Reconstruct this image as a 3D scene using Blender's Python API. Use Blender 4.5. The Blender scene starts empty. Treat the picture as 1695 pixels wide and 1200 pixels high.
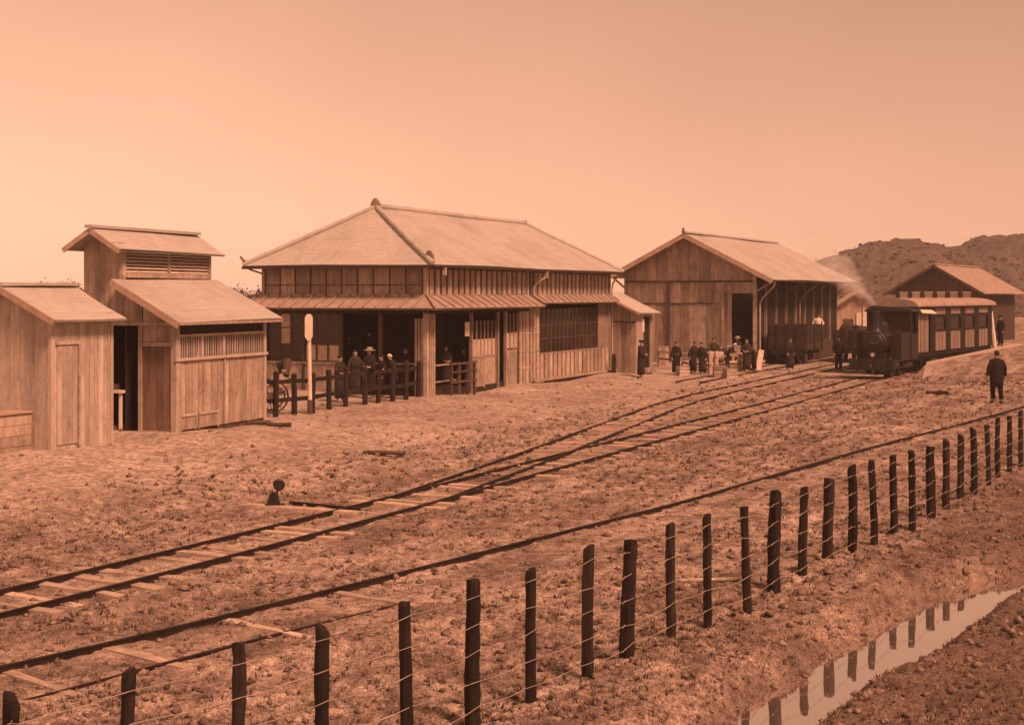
import bpy, bmesh, math, random
import numpy as np
from mathutils import Vector, Matrix

random.seed(11)
R = math.radians
S = bpy.context.scene
COL = S.collection

# ------------------------------------------------------------------ camera, sky, sun, exposure
CAM_H, FPX, HOR, CX = 3.8, 2300.0, 488.0, 847.5
cam_d = bpy.data.cameras.new('camera')
cam = bpy.data.objects.new('camera', cam_d)
COL.objects.link(cam)
cam.location = (0, 0, CAM_H)
cam.rotation_euler = (R(90), 0, 0)
cam_d.sensor_width = 36.0
cam_d.lens = 36.0 * FPX / 1695.0
cam_d.shift_y = -(600.0 - HOR) / 1695.0
cam_d.clip_start = 0.1
cam_d.clip_end = 4000
S.camera = cam

SUN_EL, SUN_AZ = R(50), R(138)          # azimuth measured from +Y towards +X: a veiled sun, high behind the camera's right shoulder
w = bpy.data.worlds.new('World')
S.world = w
w.use_nodes = True
nt = w.node_tree
nt.nodes.clear()
sky = nt.nodes.new('ShaderNodeTexSky')
sky.sky_type = 'NISHITA'
sky.sun_disc = False
sky.sun_elevation = SUN_EL
sky.sun_rotation = SUN_AZ
sky.air_density = 0.6
sky.dust_density = 0.6
sky.ozone_density = 1.0
bw = nt.nodes.new('ShaderNodeRGBToBW')
tint = nt.nodes.new('ShaderNodeMix')
tint.data_type = 'RGBA'
tint.blend_type = 'MULTIPLY'
tint.inputs[0].default_value = 1.0
tint.inputs[7].default_value = (1.0, 0.51, 0.322, 1)     # the amber light of the old print
bg = nt.nodes.new('ShaderNodeBackground')
bg.inputs[1].default_value = 0.10
wo = nt.nodes.new('ShaderNodeOutputWorld')
# thin cloud: the veil is brighter towards the left (west) than towards the right, with faint mottling
wtc = nt.nodes.new('ShaderNodeTexCoord')
sep = nt.nodes.new('ShaderNodeSeparateXYZ')
nt.links.new(wtc.outputs['Generated'], sep.inputs[0])
veil = nt.nodes.new('ShaderNodeMapRange')
veil.interpolation_type = 'SMOOTHSTEP'
veil.inputs[1].default_value = -.75; veil.inputs[2].default_value = .75
veil.inputs[3].default_value = 1.36; veil.inputs[4].default_value = .76
nt.links.new(sep.outputs[0], veil.inputs[0])
cn = nt.nodes.new('ShaderNodeTexNoise')
cn.inputs['Scale'].default_value = 3.5; cn.inputs['Detail'].default_value = 6
nt.links.new(wtc.outputs['Generated'], cn.inputs['Vector'])
cr_ = nt.nodes.new('ShaderNodeMapRange')
cr_.inputs[1].default_value = .3; cr_.inputs[2].default_value = .7
cr_.inputs[3].default_value = .94; cr_.inputs[4].default_value = 1.06
nt.links.new(cn.outputs[0], cr_.inputs[0])
low = nt.nodes.new('ShaderNodeMapRange')
low.interpolation_type = 'SMOOTHSTEP'
low.inputs[1].default_value = -.02; low.inputs[2].default_value = .5
low.inputs[3].default_value = 1.2; low.inputs[4].default_value = .82
nt.links.new(sep.outputs[2], low.inputs[0])
vl = nt.nodes.new('ShaderNodeMath'); vl.operation = 'MULTIPLY'
nt.links.new(low.outputs[0], vl.inputs[0]); nt.links.new(veil.outputs[0], vl.inputs[1])
vm = nt.nodes.new('ShaderNodeMath'); vm.operation = 'MULTIPLY'
nt.links.new(vl.outputs[0], vm.inputs[0]); nt.links.new(cr_.outputs[0], vm.inputs[1])
vs_ = nt.nodes.new('ShaderNodeMath'); vs_.operation = 'MULTIPLY'
nt.links.new(sky.outputs[0], bw.inputs[0])
pw = nt.nodes.new('ShaderNodeMath'); pw.operation = 'POWER'; pw.inputs[1].default_value = .35
pm_ = nt.nodes.new('ShaderNodeMath'); pm_.operation = 'MULTIPLY'; pm_.inputs[1].default_value = 1.34
nt.links.new(bw.outputs[0], pw.inputs[0]); nt.links.new(pw.outputs[0], pm_.inputs[0])
nt.links.new(pm_.outputs[0], vs_.inputs[0]); nt.links.new(vm.outputs[0], vs_.inputs[1])
nt.links.new(vs_.outputs[0], tint.inputs[6])
nt.links.new(tint.outputs[2], bg.inputs[0])
nt.links.new(bg.outputs[0], wo.inputs[0])

sl = bpy.data.lights.new('sun', 'SUN')
sl.energy = 1.5
sl.angle = R(14)
sl.color = (1.0, 0.485, 0.305)
so = bpy.data.objects.new('sun', sl)
COL.objects.link(so)
sd = Vector((math.sin(SUN_AZ) * math.cos(SUN_EL), math.cos(SUN_AZ) * math.cos(SUN_EL), math.sin(SUN_EL)))
so.rotation_euler = (-sd).to_track_quat('-Z', 'Y').to_euler()
so.location = (-20, 40, 40)

S.view_settings.view_transform = 'Standard'
S.view_settings.look = 'None'
S.view_settings.gamma = 1.0
S.view_settings.exposure = 1.85
S.view_settings.use_curve_mapping = False
S.render.engine = 'CYCLES'
S.cycles.volume_bounces = 4
S.cycles.max_bounces = 12

# ------------------------------------------------------------------ helpers
def G(px, py, z=0.0):                       # where the sight line of a photo pixel meets height z
    d = py - HOR
    Y = FPX * (CAM_H - z) / d
    return Vector(((px - CX) * Y / FPX, Y, z))

def D(px, py, Y):                           # the point of that sight line at distance Y
    return Vector(((px - CX) * Y / FPX, Y, CAM_H - (py - HOR) * Y / FPX))

class MB:
    def __init__(s):
        s.v, s.f = [], []
    def add(s, vs, fs):
        o = len(s.v)
        s.v += [tuple(p) for p in vs]
        s.f += [tuple(o + i for i in f) for f in fs]
        return s
    def box(s, x0, x1, y0, y1, z0, z1):
        return s.add([(x0,y0,z0),(x1,y0,z0),(x1,y1,z0),(x0,y1,z0),(x0,y0,z1),(x1,y0,z1),(x1,y1,z1),(x0,y1,z1)],
                     [(0,3,2,1),(4,5,6,7),(0,1,5,4),(1,2,6,5),(2,3,7,6),(3,0,4,7)])
    def bar(s, a, b, wd, ht, up=(0,0,1)):
        a, b = Vector(a), Vector(b)
        d = (b - a).normalized()
        u = Vector(up)
        if abs(d.dot(u)) > .98: u = Vector((1,0,0))
        r = d.cross(u).normalized(); u = r.cross(d)
        q = [r*(-wd/2)+u*(-ht/2), r*(wd/2)+u*(-ht/2), r*(wd/2)+u*(ht/2), r*(-wd/2)+u*(ht/2)]
        return s.add([a+p for p in q]+[b+p for p in q], [(0,1,2,3),(7,6,5,4),(0,4,5,1),(1,5,6,2),(2,6,7,3),(3,7,4,0)])
    def tube(s, pts, rad, n=8, caps=True):
        pts = [Vector(p) for p in pts]
        if not hasattr(rad, '__len__'): rad = [rad]*len(pts)
        o = len(s.v); prev = None
        for i, p in enumerate(pts):
            t = (pts[min(i+1, len(pts)-1)] - pts[max(i-1, 0)]).normalized()
            if prev is None:
                a = Vector((0,0,1)) if abs(t.z) < .9 else Vector((1,0,0))
                r = t.cross(a).normalized()
            else:
                r = (prev - t*prev.dot(t)).normalized()
            prev = r; b = t.cross(r)
            for k in range(n):
                an = 2*math.pi*k/n
                s.v.append(tuple(p + r*(rad[i]*math.cos(an)) + b*(rad[i]*math.sin(an))))
        for i in range(len(pts)-1):
            for k in range(n):
                k2 = (k+1) % n
                s.f.append((o+i*n+k, o+i*n+k2, o+(i+1)*n+k2, o+(i+1)*n+k))
        if caps:
            s.f.append(tuple(o+k for k in range(n))[::-1])
            s.f.append(tuple(o+(len(pts)-1)*n+k for k in range(n)))
        return s
    def loft(s, rings):                      # rings: lists of equal length, closed top and bottom
        o = len(s.v); n = len(rings[0])
        for r in rings: s.v += [tuple(p) for p in r]
        for i in range(len(rings)-1):
            for k in range(n):
                k2 = (k+1) % n
                s.f.append((o+i*n+k, o+i*n+k2, o+(i+1)*n+k2, o+(i+1)*n+k))
        s.f.append(tuple(o+k for k in range(n))[::-1])
        s.f.append(tuple(o+(len(rings)-1)*n+k for k in range(n)))
        return s
    def prism(s, poly, ext):
        e = Vector(ext); n = len(poly)
        vs = [Vector(p) for p in poly]
        return s.add(vs+[p+e for p in vs], [tuple(range(n))[::-1], tuple(range(n, 2*n))] +
                     [(i, (i+1)%n, n+(i+1)%n, n+i) for i in range(n)])
    def ball(s, c, r, seg=10, rings=6, jit=0.0):
        c = Vector(c)
        if not hasattr(r, '__len__'): r = (r, r, r)
        rr = []
        for i in range(1, rings):
            th = math.pi*i/rings
            rr.append([c+Vector((r[0]*math.sin(th)*math.cos(2*math.pi*k/seg), r[1]*math.sin(th)*math.sin(2*math.pi*k/seg), -r[2]*math.cos(th)))*(1+random.uniform(-jit, jit)) for k in range(seg)])
        return s.loft(rr)
    def wheel(s, c, r, wd, axis, n=20, rim=.06, spokes=10, sr=.018):   # a spoked wheel
        c = Vector(c); ax = Vector(axis).normalized()
        a = Vector((0,0,1)); b = ax.cross(a).normalized()
        o = len(s.v)
        for k in range(n):
            an = 2*math.pi*k/n
            dv = a*math.cos(an)+b*math.sin(an)
            for rr_, ww in ((r, -wd/2), (r, wd/2), (r-rim, wd/2), (r-rim, -wd/2)):
                s.v.append(tuple(c+dv*rr_+ax*ww))
        for k in range(n):
            k2 = (k+1) % n
            for j in range(4):
                s.f.append((o+k*4+j, o+k2*4+j, o+k2*4+(j+1)%4, o+k*4+(j+1)%4))
        for k in range(spokes):
            an = 2*math.pi*(k+.3)/spokes
            dv = a*math.cos(an)+b*math.sin(an)
            s.bar(c+dv*.03, c+dv*(r-rim*.8), sr*2, sr*2, ax)
        s.tube([c-ax*wd*1.1, c+ax*wd*1.1], r*.14, 8)
        return s
    def mesh(s, name, mats, smooth=False):
        me = bpy.data.meshes.new(name)
        me.from_pydata(s.v, [], s.f)
        bm = bmesh.new(); bm.from_mesh(me)
        bmesh.ops.recalc_face_normals(bm, faces=bm.faces)
        bm.to_mesh(me); bm.free()
        for m in (mats if isinstance(mats, (list, tuple)) else [mats]): me.materials.append(m)
        if smooth:
            me.polygons.foreach_set('use_smooth', [True]*len(me.polygons))
        me.update()
        return me

def link(name, me, parent=None, loc=None, rot=None):
    o = bpy.data.objects.new(name, me)
    COL.objects.link(o)
    if parent: o.parent = parent
    if loc is not None: o.location = loc
    if rot is not None: o.rotation_euler = rot
    return o

def part(name, mb, mat, parent=None, smooth=False):
    return link(name, mb.mesh(name, mat, smooth), parent)

def tag(o, label=None, cat=None, group=None, kind=None):
    if label: o['label'] = label
    if cat: o['category'] = cat
    if group: o['group'] = group
    if kind: o['kind'] = kind
    return o

def thing(name, label, cat, loc=(0,0,0), rz=0.0, group=None):
    o = bpy.data.objects.new(name, None)
    o.empty_display_size = .3
    COL.objects.link(o)
    o.location = loc
    o.rotation_euler = (0, 0, rz)
    return tag(o, label, cat, group)

def frame(a):                                # heading a degrees right of straight ahead -> rotation of local x
    return R(90 - a)

# ------------------------------------------------------------------ materials
def newmat(name):
    m = bpy.data.materials.new(name)
    m.use_nodes = True
    t = m.node_tree
    for n in list(t.nodes): t.nodes.remove(n)
    out = t.nodes.new('ShaderNodeOutputMaterial')
    p = t.nodes.new('ShaderNodeBsdfPrincipled')
    t.links.new(p.outputs[0], out.inputs[0])
    return m, t, p

def surf(name, col, rough=.85, var=.35, scale=(6,6,6), fine=60, bump=.25, dist=.01, spread=.25, metal=0.0, spec=.3, dirt=None, dirt_amt=.5, dirt_scale=1.3):
    """weathered surface: stretched grain, fine speckle, stains, a tone of its own for every piece"""
    m, t, p = newmat(name)
    N, L = t.nodes.new, t.links.new
    tc = N('ShaderNodeTexCoord'); oi = N('ShaderNodeObjectInfo')
    off = N('ShaderNodeVectorMath'); off.operation = 'MULTIPLY_ADD'
    cmb = N('ShaderNodeCombineXYZ')
    for i in range(3): L(oi.outputs['Random'], cmb.inputs[i])
    off.inputs[1].default_value = (37, 53, 71)
    L(cmb.outputs[0], off.inputs[0]); L(tc.outputs['Object'], off.inputs[2])
    mp = N('ShaderNodeMapping'); mp.inputs['Scale'].default_value = scale
    L(off.outputs[0], mp.inputs[0])
    n1 = N('ShaderNodeTexNoise'); n1.inputs['Scale'].default_value = 1.0; n1.inputs['Detail'].default_value = 5; n1.inputs['Roughness'].default_value = .65
    L(mp.outputs[0], n1.inputs['Vector'])
    n2 = N('ShaderNodeTexNoise'); n2.inputs['Scale'].default_value = fine; n2.inputs['Detail'].default_value = 2
    L(off.outputs[0], n2.inputs['Vector'])
    n3 = N('ShaderNodeTexNoise'); n3.inputs['Scale'].default_value = dirt_scale; n3.inputs['Detail'].default_value = 6; n3.inputs['Roughness'].default_value = .7
    L(off.outputs[0], n3.inputs['Vector'])
    r1 = N('ShaderNodeMapRange'); r1.inputs[1].default_value = .3; r1.inputs[2].default_value = .7; r1.inputs[3].default_value = 1-var; r1.inputs[4].default_value = 1+var
    L(n1.outputs[0], r1.inputs[0])
    r2 = N('ShaderNodeMapRange'); r2.inputs[1].default_value = .3; r2.inputs[2].default_value = .7; r2.inputs[3].default_value = .78; r2.inputs[4].default_value = 1.22
    L(n2.outputs[0], r2.inputs[0])
    r3 = N('ShaderNodeMapRange'); r3.inputs[3].default_value = 1-spread; r3.inputs[4].default_value = 1+spread
    L(oi.outputs['Random'], r3.inputs[0])
    m1 = N('ShaderNodeMath'); m1.operation = 'MULTIPLY'; L(r1.outputs[0], m1.inputs[0]); L(r2.outputs[0], m1.inputs[1])
    m2 = N('ShaderNodeMath'); m2.operation = 'MULTIPLY'; L(m1.outputs[0], m2.inputs[0]); L(r3.outputs[0], m2.inputs[1])
    base = N('ShaderNodeMix'); base.data_type = 'RGBA'
    dc = dirt or tuple(c*.5 for c in col)
    base.inputs[6].default_value = (*col, 1); base.inputs[7].default_value = (*dc, 1)
    r4 = N('ShaderNodeMapRange'); r4.inputs[1].default_value = .45; r4.inputs[2].default_value = .72; r4.inputs[4].default_value = dirt_amt
    L(n3.outputs[0], r4.inputs[0]); L(r4.outputs[0], base.inputs[0])
    mul = N('ShaderNodeMix'); mul.data_type = 'RGBA'; mul.blend_type = 'MULTIPLY'; mul.inputs[0].default_value = 1
    L(base.outputs[2], mul.inputs[6])
    cc = N('ShaderNodeCombineColor')
    for i in range(3): L(m2.outputs[0], cc.inputs[i])
    L(cc.outputs[0], mul.inputs[7])
    L(mul.outputs[2], p.inputs['Base Color'])
    p.inputs['Roughness'].default_value = rough
    p.inputs['Metallic'].default_value = metal
    p.inputs['Specular IOR Level'].default_value = spec
    if bump:
        ad = N('ShaderNodeMath'); ad.operation = 'ADD'; L(n1.outputs[0], ad.inputs[0]); L(n2.outputs[0], ad.inputs[1])
        b = N('ShaderNodeBump'); b.inputs['Strength'].default_value = bump; b.inputs['Distance'].default_value = dist
        L(ad.outputs[0], b.inputs['Height']); L(b.outputs[0], p.inputs['Normal'])
    return m

GR = (9, 9, .9)         # grain along z
M = {}
M['board']    = surf('weathered_board', (.34,.265,.215), scale=GR, var=.34, dirt_amt=.85, dirt_scale=2.2)
M['palewood'] = surf('bleached_board', (.44,.375,.32), scale=GR, var=.2, spread=.2, dirt=(.27,.2,.155), dirt_amt=.75, dirt_scale=2.4)
M['midwood']  = surf('grey_board', (.42,.335,.27), scale=GR, var=.26, spread=.24, dirt=(.19,.138,.105), dirt_amt=.8, dirt_scale=2.4)
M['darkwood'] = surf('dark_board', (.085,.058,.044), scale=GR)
M['redwood']  = surf('brown_door_board', (.2,.132,.10), scale=GR, var=.3, spread=.12)
M['beam']     = surf('beam_wood', (.36,.29,.23), scale=(5,5,5), spread=.15)
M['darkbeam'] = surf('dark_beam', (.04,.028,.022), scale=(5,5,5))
M['shingle']  = surf('roof_shingle', (.42,.395,.36), scale=(2,5,3), var=.08, fine=60, spread=.04, dirt=(.30,.28,.25), dirt_amt=.85, dirt_scale=.5, bump=.15)
M['pent']     = surf('pent_board', (.33,.255,.21), scale=(3,3,3), var=.22, spread=.05)
M['barge']    = surf('bargeboard_wood', (.46,.34,.265), scale=(3,3,3), var=.2, spread=.05)
M['tile']     = surf('ridge_tile', (.26,.205,.165), rough=.7, scale=(5,5,5), spread=.08)
M['black']    = surf('tarred_post', (.018,.012,.010), scale=(12,12,1.5), var=.5, spread=.4, dirt=(.04,.028,.022), dirt_amt=.7, dirt_scale=3)
M['wire']     = surf('galvanised_wire', (.42,.34,.27), rough=.5, metal=.3, var=.2, fine=20, bump=0, spread=.1)
M['rail']     = surf('rusty_rail', (.026,.018,.015), rough=.6, metal=.2, scale=(2,2,2), spread=.1, bump=.1)
M['sleeper']  = surf('dry_sleeper', (.46,.36,.285), scale=(3,14,14), var=.25, spread=.22, dirt=(.27,.2,.155), dirt_amt=.75, dirt_scale=2.4)
M['iron']     = surf('black_iron', (.014,.0105,.009), rough=.5, spec=.5, var=.3, fine=30, bump=.1, spread=.1)
M['steel']    = surf('dull_steel', (.2,.16,.13), rough=.4, metal=.6, var=.2, bump=.1, spread=.1)
M['dim']      = surf('sooty_paint', (.024,.017,.014), rough=.7, var=.3, spread=.1)
M['coach']    = surf('pale_coach_panel', (.24,.18,.145), rough=.6, scale=(4,4,1.2), var=.2, spread=.1)
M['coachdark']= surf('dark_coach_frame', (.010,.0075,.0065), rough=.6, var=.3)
M['white']    = surf('white_paint', (.74,.64,.54), rough=.6, var=.12, spread=.04, dirt_amt=.25)
M['paper']    = surf('paper_pane', (.5,.40,.32), rough=.8, var=.15, spread=.15, bump=0)
M['glass']    = surf('dusty_window_glass', (.03,.022,.018), rough=.12, spec=.5, var=.4, fine=10, bump=0, spread=.2)
M['stone']    = surf('field_stone', (.30,.24,.20), scale=(4,4,4), var=.3)
M['skin']     = surf('skin', (.44,.31,.24), rough=.6, var=.06, fine=90, bump=0, spread=.06, dirt_amt=.1)
M['hair']     = surf('black_hair', (.014,.011,.010), rough=.6, var=.2, spread=.1)
M['navy']     = surf('dark_wool', (.016,.012,.011), rough=.95, var=.25, fine=200, spread=.3)
M['kimono']   = surf('dark_cotton', (.028,.02,.017), rough=.95, var=.3, fine=150, spread=.3)
M['grey']     = surf('grey_cotton', (.05,.037,.03), rough=.95, var=.25, fine=150, spread=.2)
M['whitecl']  = surf('white_cotton', (.68,.58,.49), rough=.95, var=.1, fine=150, spread=.05)
M['straw']    = surf('straw', (.42,.33,.25), rough=.9, var=.3, fine=120, spread=.1)
M['eye']      = surf('eye_dark', (.012,.01,.01), rough=.3, var=.1, bump=0)
M['soil']     = surf('bank_soil', (.33,.24,.185), scale=(5,5,5), var=.3, fine=40, dist=.03)
M['leaf']     = surf('dark_foliage', (.07,.052,.04), rough=.9, var=.4, fine=8, bump=0, spread=.3)
M['bark']     = surf('bark', (.10,.075,.058), scale=(10,10,2))
M['wagon']    = surf('tarred_wagon_plank', (.05,.034,.026), scale=(1.2,9,9), var=.4, spread=.3)
M['shadewood']     = surf('painted_shade_board', (.03,.021,.017), scale=GR)  # board with interior and under-eave shade put into its colour
M['cream']    = surf('limewash', (.6,.5,.41), scale=(2,2,2), var=.15)
# ------------------------------------------------------------------ lie of the land
def vnoise(x, y, seed=0):
    xi = np.floor(x).astype(np.int64); yi = np.floor(y).astype(np.int64)
    xf = x-xi; yf = y-yi
    def h(a, b):
        n = (a*374761393 + b*668265263 + seed*974634777) & 0xFFFFFFFF
        n = ((n ^ (n >> 13))*1274126177) & 0xFFFFFFFF
        return ((n ^ (n >> 16)) & 0xFFFF)/65535.0
    u = xf*xf*(3-2*xf); v = yf*yf*(3-2*yf)
    return (h(xi, yi)*(1-u)+h(xi+1, yi)*u)*(1-v) + (h(xi, yi+1)*(1-u)+h(xi+1, yi+1)*u)*v

def fbm(x, y, f, octs=4, seed=0):
    a, t, s = 1.0, 0.0, 0.0
    for o in range(octs):
        t = t + a*vnoise(x*f+o*17.3, y*f-o*9.1, seed+o); s += a
        a *= .5; f *= 2.1
    return t/s-.5

CP = np.array([
 (-6.3,17,0),(-2.9,23.4,0),(1.35,32,0),(4.9,39.4,0),(8.4,46.2,0),(16.2,62.2,.05),(-12,8,0),(-20,-5,0),(-9.5,11.5,0),
 (6,48.9,.02),(9.8,57.2,.05),(17.6,73,.12),
 (-5.2,14.1,-.02),(-2.2,17.9,0),(0.5,21.5,0),(3.1,25.3,0),(9,33,.1),(14.4,41,.25),(16.1,43.7,.28),(22,52,.4),(28,61,.5),
 (-3.25,9,-.14),(-1.5,11.2,-.14),(.19,13.2,-.14),(2.97,17.6,-.14),(6.2,22.5,-.14),(10.5,29.5,-.14),(15,36.5,0),
 (-9.6,28.6,.6),(-7.9,32.7,.6),(-12,34,.7),(-6.6,36.4,.5),(-15,22,.5),(-12,25,.5),
 (-2.9,46.8,.4),(4.5,62,.4),(-9,50,.5),(0,54,.4),(-4,38,.3),(0,44,.22),(4,54,.22),(-8.5,25.5,.35),(-6,28.5,.25),
 (12.6,72,.35),(20,87,.5),(9,66,.3),(15.8,45.2,.38),(18,52,.45),(14,50,.3),(13,46,.22),
 (22,60,.45),(28,70,.7),(27,77,.9),(35,80,.9),(30,90,.9),
 (0,150,.5),(-60,150,.5),(60,150,1.2),(-40,60,.6),(60,60,.6),(0,300,.5),(150,300,1.5),(-150,300,.5),
 (6,12,-.02),(4,9,.05),(10,18,.0),(16,25,.05),(20,34,.1),(2,5,0),(-10,0,0),(10,-20,0),(-30,-40,0),(40,-20,0)], float)

# the ditch: both banks traced, then a centre line and a half width
_up = [(1195,1215),(1251,1181),(1298,1148),(1345,1128),(1410,1078),(1485,1041),(1550,999),(1615,966),(1657,958),(1695,953),(1760,936)]
_lo = [(1270,1245),(1340,1200),(1382,1162),(1447,1125),(1494,1106),(1527,1083),(1564,1060),(1606,1032),(1652,999),(1695,980),(1765,958)]
WATER_Z = -.42
DC = []
for (a, b), (c, d) in zip(_up, _lo):
    p, q = G(a, b, WATER_Z), G(c, d, WATER_Z)
    DC.append(((p.x+q.x)/2, (p.y+q.y)/2, p, q))
_dc = []
for i in range(len(DC)):
    a_, b_ = DC[max(i-1, 0)], DC[min(i+1, len(DC)-1)]
    dv = Vector((b_[0]-a_[0], b_[1]-a_[1], 0)).normalized()
    _dc.append((DC[i][0], DC[i][1], max(.1, abs((DC[i][2]-DC[i][3]).dot(Vector((-dv.y, dv.x, 0))))/2+.02)))
DC = np.array(_dc)
_d0 = DC[0]-DC[2]; _d0 = _d0/np.linalg.norm(_d0[:2])
DC = np.vstack([[DC[0][0]+_d0[0]*4, DC[0][1]+_d0[1]*4, .3], DC])
_d1 = DC[-1]-DC[-3]; _d1 = _d1/np.linalg.norm(_d1[:2])
DC = np.vstack([DC, [DC[-1][0]+_d1[0]*3, DC[-1][1]+_d1[1]*3, .08]])

def _pin(P, z):                           # keep the rails on an even grade
    global CP
    P = np.array(P); z = np.array(z)
    sg = np.concatenate([[0], np.cumsum(np.hypot(*(P[1:]-P[:-1]).T))])
    tt = np.arange(0, sg[-1], 1.6)
    CP = np.vstack([CP, np.stack([np.interp(tt, sg, P[:, 0]), np.interp(tt, sg, P[:, 1]), np.interp(tt, sg, z)], -1)])

def polydist(x, y, P):
    best = np.full(x.shape, 1e9); wd = np.zeros(x.shape)
    for i in range(len(P)-1):
        ax, ay, bx, by = P[i][0], P[i][1], P[i+1][0], P[i+1][1]
        l2 = (bx-ax)**2+(by-ay)**2
        t = np.clip(((x-ax)*(bx-ax)+(y-ay)*(by-ay))/l2, 0, 1)
        dd = np.hypot(x-ax-t*(bx-ax), y-ay-t*(by-ay))
        mk = dd < best
        best = np.where(mk, dd, best)
        wd = np.where(mk, P[i][2]+t*(P[i+1][2]-P[i][2]) if len(P[i]) > 2 else 0, wd)
    return best, wd

def base_h(x, y):
    x = np.asarray(x, float); y = np.asarray(y, float)
    num = np.zeros(x.shape); den = np.zeros(x.shape)
    r0 = 1.2+.02*np.hypot(x, y)
    for cx_, cy_, cz_ in CP:
        d2 = (x-cx_)**2+(y-cy_)**2
        ww = 1.0/(d2+r0*r0)**2
        num += ww*cz_; den += ww
    return num/den

# the lines of the rails
TA = [(-24,-10),(-15.3,2),(-10.9,9),(-6.27,17.0),(-2.9,23.4),(.0,29.3),(4.85,39.2),(8.3,46.2),(12.2,54.1),(16.1,62.1),(18.6,66.6),(22.0,71.6),(26,77.2),(32,85)]
TS = [(-1.7,25.8),(.42,32.0),(3.1,40.3),(6.0,48.9),(9.8,57.2),(13.7,65.1),(17.6,73),(21.2,80.0),(26,90)]
TB = [(-22,-9),(-14,2.5),(-9.3,9.0),(-4.75,13.85),(-1.8,17.6),(.8,21.2),(3.55,25.0),(9.1,33.2),(14.85,41.0),(17.2,44.4),(22,52),(28,61)]
TD = [(7.4,58.6),(11.2,66.1),(14.9,73.4),(18.4,80.4)]
def smooth_line(P, step=.5):
    P = [Vector((p[0], p[1], 0)) for p in P]
    out = []
    for i in range(len(P)-1):
        a, b, c, d = P[max(i-1,0)], P[i], P[i+1], P[min(i+2,len(P)-1)]
        n = max(2, int((c-b).length/step))
        for k in range(n):
            t = k/n
            out.append(.5*((2*b)+(c-a)*t+(2*a-5*b+4*c-d)*t*t+(3*b-a-3*c+d)*t**3))
    out.append(P[-1])
    return out
_pin(TA, [0,0,0,0,0,0,0,0,.03,.06,.09,.14,.2,.3])
_pin(TS, [0,0,0,.02,.05,.09,.13,.18,.25])
_pin(TB, [0,0,0,-.01,0,0,.02,.1,.22,.28,.4,.5])
_pin(TD, [.08,.12,.16,.2])
LA, LS, LB, LD = smooth_line(TA), smooth_line(TS), smooth_line(TB), smooth_line(TD)

def track_near(x, y):
    b = np.full(np.shape(x), 1e9)
    for Lp in (LA[::3], LS[::3], LB[::3], LD[::3]):
        d, _ = polydist(x, y, [(p.x, p.y) for p in Lp])
        b = np.minimum(b, d)
    return b

def sstep(a, b, t):
    t = np.clip((t-a)/(b-a), 0, 1)
    return t*t*(3-2*t)

def land(x, y, rough=True):
    x = np.asarray(x, float); y = np.asarray(y, float)
    h = base_h(x, y)
    r = np.hypot(x, y)
    if rough:
        tn = track_near(x, y)
        amp = .35+.65*sstep(.8, 1.6, tn)
        yard = sstep(3.2, 7, (x+2.9)*-.896+(y-23.4)*.443)      # the trodden yard before the sheds is smoother
        amp = amp*(1-.72*yard)
        far = 1-.6*sstep(40, 120, r)
        h = h + amp*far*(.16*fbm(x, y, .55, 3, 3)+.13*fbm(x, y, 2.3, 3, 8)+.085*fbm(x, y, 8.0, 2, 5))
        h = h - .02*(1-sstep(.5, 1.3, tn))*(r < 60)
    dd, hw = polydist(x, y, DC)
    dd = dd + .26*fbm(x, y, 2.2, 5, 21)
    k = np.clip(dd/np.maximum(hw, .05), 0, 1)
    inside = WATER_Z-.04-.22*(1-k*k)
    t = sstep(0, 1, (dd-hw)/.55)
    bank = inside*(1-t)+h*t
    near = (dd < hw+.55)
    return np.where(near, bank, h)

def LZ(x, y):
    return float(base_h(np.array([x]), np.array([y]))[0])

def GT(px, py):                               # photo pixel -> point on the smooth land
    z = .2
    for _ in range(12):
        p = G(px, py, z); z = .5*z+.5*LZ(p.x, p.y)
    return Vector((p.x, p.y, z))

# ------------------------------------------------------------------ ground sheet
def build_ground():
    rs = [1.5]
    while rs[-1] < 720:
        r = rs[-1]
        rs.append(r + (.25 if r < 8 else max(.036, .0042*r) if r < 48 else .0042*48+(r-48)*.03))
    rs = np.array(rs)
    dense = np.linspace(-.405, .405, 520)
    th = np.concatenate([np.linspace(-math.pi, -.43, 40)[:-1], np.linspace(-.43, -.405, 6)[:-1], dense, np.linspace(.405, .43, 6)[1:], np.linspace(.43, math.pi, 40)[1:-1]])
    nr, na = len(rs), len(th)
    Rg, Tg = np.meshgrid(rs, th, indexing='ij')
    X = Rg*np.sin(Tg); Y = Rg*np.cos(Tg)
    Z = land(X.ravel(), Y.ravel()).reshape(X.shape)
    co = np.stack([X, Y, Z], -1).reshape(-1, 3)
    co = np.vstack([co, [[0, 0, 0]]])
    i = np.arange(nr-1)[:, None]; j = np.arange(na)[None, :]; j2 = (j+1) % na
    q = np.stack([i*na+j, i*na+j2, (i+1)*na+j2, (i+1)*na+j], -1).reshape(-1, 4)[:, ::-1]
    tri = np.stack([np.full(na, nr*na), np.arange(na), (np.arange(na)+1) % na], -1)[:, ::-1]
    me = bpy.data.meshes.new('ground')
    me.vertices.add(len(co)); me.vertices.foreach_set('co', co.ravel())
    loops = np.concatenate([q.ravel(), tri.ravel()])
    me.loops.add(len(loops)); me.loops.foreach_set('vertex_index', loops.astype(np.int32))
    st_ = np.concatenate([np.arange(len(q))*4, len(q)*4+np.arange(len(tri))*3])
    me.polygons.add(len(st_)); me.polygons.foreach_set('loop_start', st_.astype(np.int32))
    me.update(calc_edges=True); me.validate()
    me.polygons.foreach_set('use_smooth', [True]*len(me.polygons))
    return me

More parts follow.
